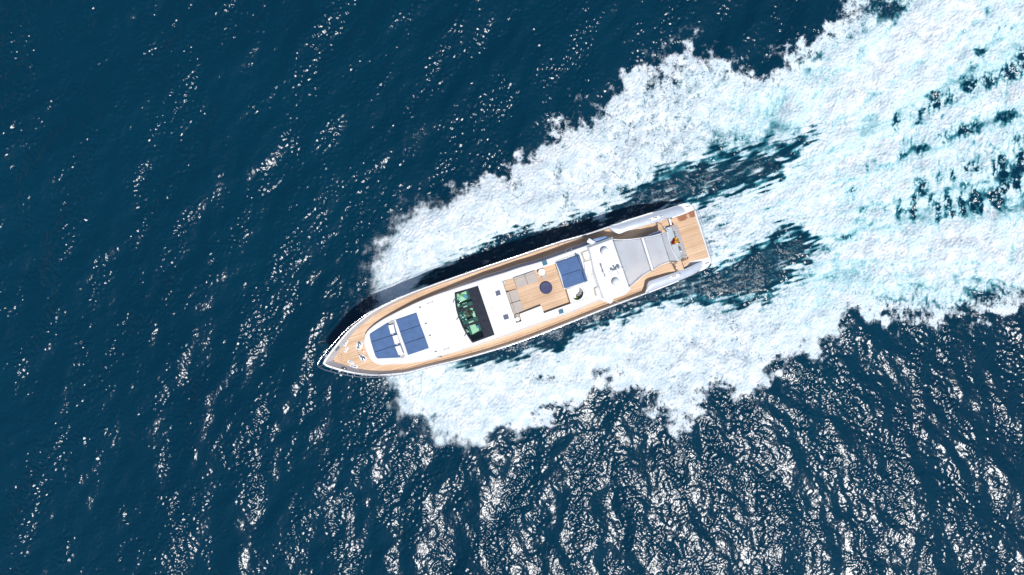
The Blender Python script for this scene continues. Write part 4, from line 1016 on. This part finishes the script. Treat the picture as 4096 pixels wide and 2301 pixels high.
# awning poles and their brackets
for a, b in (((1330,160),(1360,140)), ((1500,690),(1455,710)), ((893,292),(890,285)), ((1072,845),(1068,850))):
    pa = zc(*a, 4.35, 'D'); pb = zc(*b, 4.3, 'D'); bm = bmesh.new(); add_tube(bm, [pa + Vector((0, 0, .05)), Vector((pb.x, pb.y, 4.0)), Vector((pb.x, pb.y, 2.42))], .028, 8); part('awning_pole', bm, STEEL, sm=True)
for x, y in ((1455,708), (1275,140)):
    c = zc(x, y, 4.1, 'D'); bm = bmesh.new()
    for dx, dy in ((0, 0), (.09, .05), (-.05, .08), (.04, -.09)): add_lathe(bm, c + Vector((dx, dy, 0)), [(0, -.05), (.05, -.02), (.055, .02), (0, .06)], 10)
    part('pole_bracket', bm, STEEL, sm=True)
for pts in ([(1010,250),(1100,215),(1260,155)], [(1000,262),(1140,205),(1270,150)]):
    thin('cockpit_rail', 'D', pts, 3.6, .016, STEEL)
# mooring panels on the wings
def moor(zm, quad, spots, zf):
    P = T(zm, quad, zf); o_c = sum(P, Vector()) / 4; bm = bmesh.new(); cushion_bm(bm, P, .5, .012); o = part('mooring_panel', bm, WHITE)
    for (x, y), kind in spots:
        c = T(zm, [(x, y)], fz(zf, .005))[0]; b = bmesh.new()
        if kind == 'f': add_lathe(b, c, [(.065, 0), (.06, .02), (.04, .025), (.035, .005), (0, .005)], 16); link('mooring_roller', b, STEEL, o, True)
        else:
            d = (P[1] - P[0]).normalized()
            for s in (-1, 1): add_lathe(b, c + d * s * .12, [(.035, 0), (.025, .05), (.04, .08), (0, .09)], 10)
            add_tube(b, [c - d * .17 + Vector((0, 0, .07)), c + d * .17 + Vector((0, 0, .07))], .016, 8); link('mooring_cleat', b, STEEL, o, True)
zmp = fz(zs, .22)
moor('E', [(175,352),(388,290),(412,338),(205,428)], (((210,385), 'f'), ((296,348), 'c'), ((385,312), 'f'), ((432,326), 'f')), zmp)
moor('D', [(1335,942),(1512,880),(1530,938),(1352,1002)], (((1365,962), 'f'), ((1435,935), 'c'), ((1505,908), 'f'), ((1532,890), 'f')), zmp)

# ================================================================== LOOSE THINGS ON THE YACHT
def pad(name, zm, pts, z, h, m, label, cat, group=None, r=.035, piping=BLUED):
    P = T(zm, pts, z); c = sum(P, Vector()) / len(P); base = Vector((c.x, c.y, c.z - h))
    t = thing(name, label, cat, base, group)
    bm = bmesh.new(); cushion_bm(bm, P, h, r); link('cushion', bm, m, t)
    bm = bmesh.new(); Q = ccw(P); Q = lift2(offset(Q, .008), Q, -.045); add_tube(bm, Q + [Q[0]], .009, 5, False); link('piping', bm, piping, t)
    return t
def lift2(a, b, dz): return [Vector((p.x, p.y, q.z + dz)) for p, q in zip(a, b)]
zp = fz(zr, .13)
G1 = 'blue cushions of the forward bow sunbed'
pad('sunbed_cushion', 'A', [(717,850),(726,832),(780,798),(938,699),(962,716),(1014,712),(1047,826),(733,928)], zp, .12, BLUE, 'blue pointed bow cushion beside the upper white headrest', 'cushion', G1)
pad('sunbed_cushion', 'A', [(735,932),(1049,830),(1089,946),(771,1051)], zp, .12, BLUE, 'middle blue cushion of the sunbed nearest the bow', 'cushion', G1)
pad('sunbed_cushion', 'A', [(773,1055),(1091,950),(1132,1062),(1098,1078),(1080,1119),(812,1131),(787,1100)], zp, .12, BLUE, 'blue bow cushion beside the lowest white headrest', 'cushion', G1)
G2 = 'blue cushions of the square sunbed behind the bow'
pad('sunbed_cushion', 'A', [(1033,665),(1283,579),(1329,722),(1083,805)], zp, .12, BLUE, 'uppermost blue cushion of the square foredeck sunbed', 'cushion', G2)
pad('sunbed_cushion', 'A', [(1084,809),(1330,726),(1384,865),(1134,949)], zp, .12, BLUE, 'middle blue cushion of the square foredeck sunbed', 'cushion', G2)
pad('sunbed_cushion', 'A', [(1136,953),(1385,869),(1432,1005),(1182,1089)], zp, .12, BLUE, 'lowest blue cushion of the square foredeck sunbed', 'cushion', G2)
G3 = 'white headrests on the bow sunbed'
for pts, lab in (([(942,730),(1005,713),(1028,816),(970,836)], 'white headrest on the upper blue bow cushion'), ([(992,856),(1052,841),(1083,941),(1021,960)], 'white headrest between the other two headrests of the bow sunbed'), ([(1022,986),(1085,968),(1125,1073),(1068,1090)], 'white headrest on the lowest blue bow cushion')):
    t = pad('headrest', 'A', pts, fz(zr, .25), .11, WARM, lab, 'headrest', G3, r=.04, piping=WARM)
    P = T('A', [((pts[2][0] + pts[3][0]) / 2, (pts[2][1] + pts[3][1]) / 2 + 8)], fz(zr, .17)); b = bmesh.new(); add_rbox(b, P[0], (.10, .06, .03), ANG, .01); link('clip', b, WARM, t)
# sofas
def module(seat, back, ZM_, label, group):
    P = T(ZM_, seat, ZFL + .20); B = T(ZM_, back, ZFL + .42); c = sum(P, Vector()) / len(P); t = thing('sofa_module', label, 'sofa', Vector((c.x, c.y, ZFL)), group)
    b = bmesh.new(); cushion_bm(b, P, .19, .03); link('seat', b, TAUPE, t)
    b = bmesh.new(); cushion_bm(b, B, .41, .04); link('backrest', b, TAUPE, t)
GS = 'taupe sofa modules on the teak sun deck'
module([(475,378),(752,285),(830,498),(562,588)], [(452,322),(740,235),(752,283),(475,376)], 'L', 'taupe sofa seat beside the teak counter, along the upper edge of the sun deck', GS)
module([(757,283),(1020,195),(1100,408),(835,496)], [(744,234),(1000,132),(1020,193),(757,281)], 'L', 'taupe sofa seat nearest the white round table', GS)
module([(345,668),(545,602),(635,878),(432,948)], [(280,690),(343,670),(420,952),(376,966)], 'L', 'taupe sofa seat below the teak counter at the forward edge', GS)
module([(435,960),(642,890),(745,1138),(515,1228)], [(380,972),(432,962),(515,1230),(470,1246)], 'L', 'taupe sofa seat next to the small round stool in the corner pocket', GS)
# blue edge along the upper backrests
slab('sofa_edge_trim', 'L', [(446,318),(1000,124),(1003,133),(450,326)], ZFL + .40, .38, BLUED, r=.004)
def table_round(x, y, r, z, zm, label, grp, mat=WARM):
    c = zc(x, y, z, zm); t = thing('side_table', label, 'table', Vector((c.x, c.y, ZFL)), grp)
    b = bmesh.new(); add_lathe(b, Vector((c.x, c.y, z - .04)), [(r * .97, 0), (r, .012), (r, .03), (r * .97, .04), (0, .04)], 36); link('table_top', b, mat, t)
    b = bmesh.new(); add_tube(b, [Vector((c.x, c.y, ZFL + .02)), Vector((c.x, c.y, z - .04))], .03, 12); add_lathe(b, Vector((c.x, c.y, ZFL)), [(r * .6, 0), (r * .58, .02), (0, .025)], 24); link('pedestal', b, STEEL, t)
GT = 'small white round tables on the sun deck'
table_round(1177, 183, .285, ZFL + .50, 'L', 'larger white round side table beside the sofas', GT)
table_round(565, 1366, .185, ZFL + .42, 'L', 'small white round side table in the lower corner pocket of the sun deck', GT)
def stool(x, y, r, h, label):
    c = zc(x, y, ZFL + h, 'L'); t = thing('round_stool', label, 'stool', Vector((c.x, c.y, ZFL)), 'round taupe stools on the sun deck')
    b = bmesh.new(); add_lathe(b, Vector((c.x, c.y, ZFL)), [(r, 0), (r, h - .08)], 32); link('stool_body', b, TAUPE, t, False)
    b = bmesh.new(); add_lathe(b, Vector((c.x, c.y, ZFL + h - .08)), [(r * .97, 0), (r, .02), (r, .05), (r * .93, .08), (0, .083)], 32); link('stool_cushion', b, TAUPE, t)
stool(1240, 290, .215, .24, 'taupe round stool half under the larger white round table')
stool(562, 1288, .185, .30, 'taupe round stool beside the small white round table in the corner pocket')
# navy pouf
c = zc(1286, 576, ZFL + .15, 'L'); t = thing('round_pouf', 'large navy blue round pouf in the middle of the teak sun deck', 'pouf', Vector((c.x, c.y, ZFL)))
b = bmesh.new(); add_lathe(b, Vector((c.x, c.y, ZFL)), [(.50, 0), (.515, .04), (.515, .12), (.50, .15)], 48); link('pouf_body', b, NAVY, t, False)
b = bmesh.new(); add_lathe(b, Vector((c.x, c.y, ZFL + .15)), [(.49, 0), (.48, .015), (.44, .02), (.40, .008), (0, .012)], 48); link('pouf_top', b, NAVY, t, True)
# fly deck sunpad cushions and bolsters
GF = 'blue cushions of the sun deck sunbed'
zt = 4.84
pad('sunbed_cushion', 'K', [(232,372),(652,232),(742,497),(338,634)], zt, .12, BLUE, 'blue sun deck cushion nearest the shaded upper rail', 'cushion', GF)
pad('sunbed_cushion', 'K', [(340,640),(744,503),(830,752),(412,902)], zt, .12, BLUE, 'blue sun deck cushion next to the curved stair opening', 'cushion', GF)
GB = 'blue bolsters of the sun deck sunbed'
pad('bolster', 'K', [(658,216),(715,208),(800,482),(757,497)], zt + .14, .22, BLUE, 'long blue bolster at the upper half of the sun deck sunbed', 'bolster', GB, r=.05)
pad('bolster', 'K', [(759,503),(802,488),(890,748),(838,766)], zt + .14, .22, BLUE, 'long blue bolster at the lower half of the sun deck sunbed', 'bolster', GB, r=.05)
# awning in two stretched panels
def fabric(edgeA, edgeB, sideA, sideB, m, nx_=16, ny_=16, sag=.05):
    """Coons patch between the fore edge, aft edge and the two side curves"""
    A = resample(smooth(edgeA, 6), ny_); B = resample(smooth(edgeB, 6), ny_); S0 = resample(smooth(sideA, 6), nx_); S1 = resample(smooth(sideB, 6), nx_)
    g = []
    for i in range(nx_):
        u = i / (nx_ - 1); row = []
        for j in range(ny_):
            v = j / (ny_ - 1)
            p = A[j] * (1 - u) + B[j] * u + S0[i] * (1 - v) + S1[i] * v - (A[0] * (1 - u) * (1 - v) + B[0] * u * (1 - v) + A[-1] * (1 - u) * v + B[-1] * u * v)
            p = p - Vector((0, 0, sag * 16 * u * (1 - u) * v * (1 - v))); row.append(p)
        g.append(row)
    bm = bmesh.new()
    V = [[bm.verts.new(p) for p in r] for r in g]
    for a, b in zip(V, V[1:]):
        for k in range(ny_ - 1): bm.faces.new((a[k], a[k + 1], b[k + 1], b[k]))
    bmesh.ops.solidify(bm, geom=bm.faces[:], thickness=.006)
    return bm, g
z0, z1, z2 = 4.86, 4.62, 4.36
fr = T('D', [(418,322),(552,720),(690,1120)], z0); md1 = T('D', [(885,296),(970,560),(1058,838)], z1)
sa = T('D', [(418,322)], z0) + T('D', [(560,328),(720,318)], (z0 + z1) / 2) + T('D', [(885,296)], z1)
sb_ = T('D', [(690,1120)], z0) + T('D', [(800,1020),(940,905)], (z0 + z1) / 2) + T('D', [(1058,838)], z1)
c = (fr[1] + md1[1]) / 2; t = thing('sun_awning', 'grey mesh awning panel stretched abaft the white hardtop', 'awning', Vector((c.x, c.y, 4.5)), 'grey mesh awnings over the aft cockpit')
bm, g = fabric(fr, md1, sa, sb_, MESHF); link('mesh_panel', bm, MESHF, t, True)
for e, nm in (([r[0] for r in g], 'hem'), ([r[-1] for r in g], 'hem')):
    b = bmesh.new(); add_tube(b, e, .032, 6); link(nm, b, WHITE, t, True)
md2 = T('D', [(925,288),(1008,550),(1092,826)], z1); aft = T('D', [(1318,180),(1345,330),(1405,510),(1498,684)], z2); strip_f = T('D', [(1222,225),(1280,420),(1368,695)], z2 + .04)
sa2 = T('D', [(925,288)], z1) + T('D', [(1060,268)], 4.52) + T('D', [(1222,225)], z2 + .04); sb2 = T('D', [(1092,826)], z1) + T('D', [(1230,738)], 4.52) + T('D', [(1368,695)], z2 + .04)
c = (md2[1] + aft[1]) / 2; t = thing('sun_awning', 'grey mesh awning panel with a white aft border above the stern stairs', 'awning', Vector((c.x, c.y, 4.4)), 'grey mesh awnings over the aft cockpit')
bm, g = fabric(md2, strip_f, sa2, sb2, MESHF); link('mesh_panel', bm, MESHF, t, True)
for e in ([r[0] for r in g], [r[-1] for r in g]):
    b = bmesh.new(); add_tube(b, e, .032, 6); link('hem', b, WHITE, t, True)
bm, g2 = fabric(strip_f, aft, T('D', [(1222,225),(1275,203),(1318,180)], z2 + .02), T('D', [(1368,695),(1430,692),(1498,684)], z2 + .02), MESHW, sag=.01)
link('border', bm, awning_mat('pale_border_canvas', (.64, .67, .72), .05), t, True)
b = bmesh.new(); add_tube(b, g2[-1], .035, 6); link('hem', b, WHITE, t, True)
A_ = resample(smooth(md1, 6), 16); B_ = resample(smooth(md2, 6), 16); bm = bmesh.new(); up3 = Vector((0, 0, .04))
cushion_bm(bm, [p + up3 for p in A_] + [p + up3 for p in B_[::-1]], .03, .008); link('centre_band', bm, MESHW, t)
# flag hanging from its staff
def flag():
    a, b_ = fs[0], fs[1]; root = thing('flag', 'red and yellow flag with a small crest hanging over the aft panel', 'flag', Vector((a.x, a.y, 2.9)))
    cols = {'red': ([], FRED), 'yellow': ([], FYEL)}
    nU, nV = 18, 16; P = []
    E = lambda x, y, z: T('E', [(x, y)], z)[0]
    for i in range(nU + 1):
        s = i / nU; row = []
        lo = E(600 + 168 * s, 862 - 36 * s, 3.03 + .02 * s)
        up_ = E(628 + 105 * s, 765 - 38 * math.sin(s * PI * .9) - 10 * s, 2.86 + .05 * s)
        for j in range(nV + 1):
            v = j / nV; p = lo.lerp(up_, v); p = p + Vector((0, 0, .045 * math.sin(s * 17 + v * 5) * v)) + AXD * .02 * math.sin(v * 9 + s * 6); row.append(p)
        P.append(row)
    band_ = lambda s: 'red' if s < .45 else ('yellow' if s < .86 else 'red')
    bands = [('red_band', 0, 8, FRED), ('yellow_band', 8, 16, FYEL), ('red_band', 16, 18, FRED)]
    for nm, i0, i1, m in bands:
        bm = bmesh.new(); V = [[bm.verts.new(P[i][j]) for j in range(nV + 1)] for i in range(i0, i1 + 1)]
        for x, y in zip(V, V[1:]):
            for j in range(nV): bm.faces.new((x[j], x[j + 1], y[j + 1], y[j]))
        bmesh.ops.solidify(bm, geom=bm.faces[:], thickness=.004); link(nm, bm, m, root, True)
    cc = P[12][7] + Vector((0, 0, .02)); bm = bmesh.new()
    add_rbox(bm, cc, (.06, .075, .012), ANG, .004); add_rbox(bm, cc + Vector((.0, .05, 0)), (.05, .02, .012), ANG, .003)
    for s in (-1, 1): add_rbox(bm, cc + AXD * .045 * s, (.012, .075, .012), ANG, .002)
    link('crest', bm, FRED, root)
flag()
# plant at the foot of the curved stair
c = zc(648, 1112, 4.3, 'K'); t = thing('potted_plant', 'small yellow green plant at the end of the curved stair opening', 'plant', Vector((c.x, c.y, 4.0)))
b = bmesh.new(); add_lathe(b, Vector((c.x, c.y, 4.0)), [(.06, 0), (.08, .14), (.07, .14), (0, .13)], 16); link('pot', b, TAUPE, t, True)
b = bmesh.new(); rr = random.Random(3)
for k in range(26):
    a = rr.uniform(0, 2 * PI); L = rr.uniform(.10, .20); e = rr.uniform(.15, .9); d = Vector((math.cos(a), math.sin(a), 0)); s_ = Vector((-d.y, d.x, 0)) * .022
    q = Vector((c.x, c.y, 4.14)); m1 = q + d * L * .55 + Vector((0, 0, L * e)); tip = q + d * L + Vector((0, 0, L * e * .7))
    v = [b.verts.new(x) for x in (q, m1 + s_, tip, m1 - s_)]; b.faces.new(v)
link('leaf_cluster', b, LEAF, t)
# person at the wheel
def person():
    hp = T('F', [(548,705)], ZF + .95)[0]; f = (T('F', [(455,715)], ZF + .95)[0] - hp).normalized(); s = Vector((-f.y, f.x, 0))
    o = hp.copy(); o.z = ZF; root = thing('person', 'bare-armed person standing at the wheel behind the middle windscreen pane', 'person', o)
    J = {'pelvis': o + Vector((0, 0, .62)), 'chest': o + f * .05 + Vector((0, 0, .95)), 'neck': o + f * .06 + Vector((0, 0, 1.13)), 'head': o + f * .09 + Vector((0, 0, 1.27)), 'top': o + f * .08 + Vector((0, 0, 1.37))}
    R = {'pelvis': .15, 'chest': .15, 'neck': .055, 'head': .10, 'top': .06}
    E_ = [('pelvis', 'chest'), ('chest', 'neck'), ('neck', 'head'), ('head', 'top')]
    for k in (-1, 1):
        J['sh%d' % k] = o + f * .05 + s * .18 * k + Vector((0, 0, 1.05)); R['sh%d' % k] = .062
        J['el%d' % k] = o + f * .20 + s * .25 * k + Vector((0, 0, .88)); R['el%d' % k] = .043
        J['wr%d' % k] = o + f * .42 + s * .13 * k + Vector((0, 0, .99)); R['wr%d' % k] = .028
        J['pa%d' % k] = o + f * .49 + s * .12 * k + Vector((0, 0, 1.0)); R['pa%d' % k] = .035
        J['kn%d' % k] = o + f * .12 + s * .12 * k + Vector((0, 0, .34)); R['kn%d' % k] = .065
        J['an%d' % k] = o + s * .12 * k + Vector((0, 0, .08)); R['an%d' % k] = .045
        J['to%d' % k] = o + f * .17 + s * .13 * k + Vector((0, 0, .04)); R['to%d' % k] = .035
        E_ += [('chest', 'sh%d' % k), ('sh%d' % k, 'el%d' % k), ('el%d' % k, 'wr%d' % k), ('wr%d' % k, 'pa%d' % k), ('pelvis', 'kn%d' % k), ('kn%d' % k, 'an%d' % k), ('an%d' % k, 'to%d' % k)]
        for q in range(5):
            nm = 'f%d_%d' % (k, q); off = (q - 1.5) * .018 if q < 4 else -.045 * 1
            J[nm] = J['pa%d' % k] + f * (.055 if q < 4 else .02) + s * off * k + Vector((0, 0, -.02)); R[nm] = .009; E_.append(('pa%d' % k, nm))
    names = list(J); me = bpy.data.meshes.new('body'); me.from_pydata([tuple(J[q] - o) for q in names], [(names.index(a), names.index(b)) for a, b in E_], [])
    ob = bpy.data.objects.new('body', me); COL.objects.link(ob); ob.parent = root
    md_ = ob.modifiers.new('Skin', 'SKIN')
    for i, q in enumerate(names): me.skin_vertices[0].data[i].radius = (R[q], R[q] * (.8 if q in ('pelvis', 'chest') else 1))
    me.skin_vertices[0].data[0].use_root = True
    ob.modifiers.new('Sub', 'SUBSURF').levels = 1; ob.modifiers['Sub'].render_levels = 2; me.materials.append(SKIN)
    H = J['head']; b = bmesh.new(); bmesh.ops.create_uvsphere(b, u_segments=20, v_segments=12, radius=.112, matrix=Matrix.Translation(H - f * .02 + Vector((0, 0, .03))) @ Matrix.Diagonal((1, 1, .95, 1)))
    bmesh.ops.delete(b, geom=[v for v in b.verts if v.co.z < H.z - .02 and (v.co - H).dot(f) > -.02], context='VERTS'); link('hair', b, HAIR, root, True)
    b = bmesh.new()
    for k in (-1, 1): bmesh.ops.create_uvsphere(b, u_segments=8, v_segments=6, radius=.012, matrix=Matrix.Translation(H + f * .098 + s * .035 * k))
    link('eyes', b, WHITE, root, True)
    b = bmesh.new(); add_lathe(b, J['pelvis'] - Vector((0, 0, .14)), [(.15, 0), (.19, .06), (.18, .2)], 20, 0, 1, 1); link('shorts', b, SHORTS, root, True)
person()
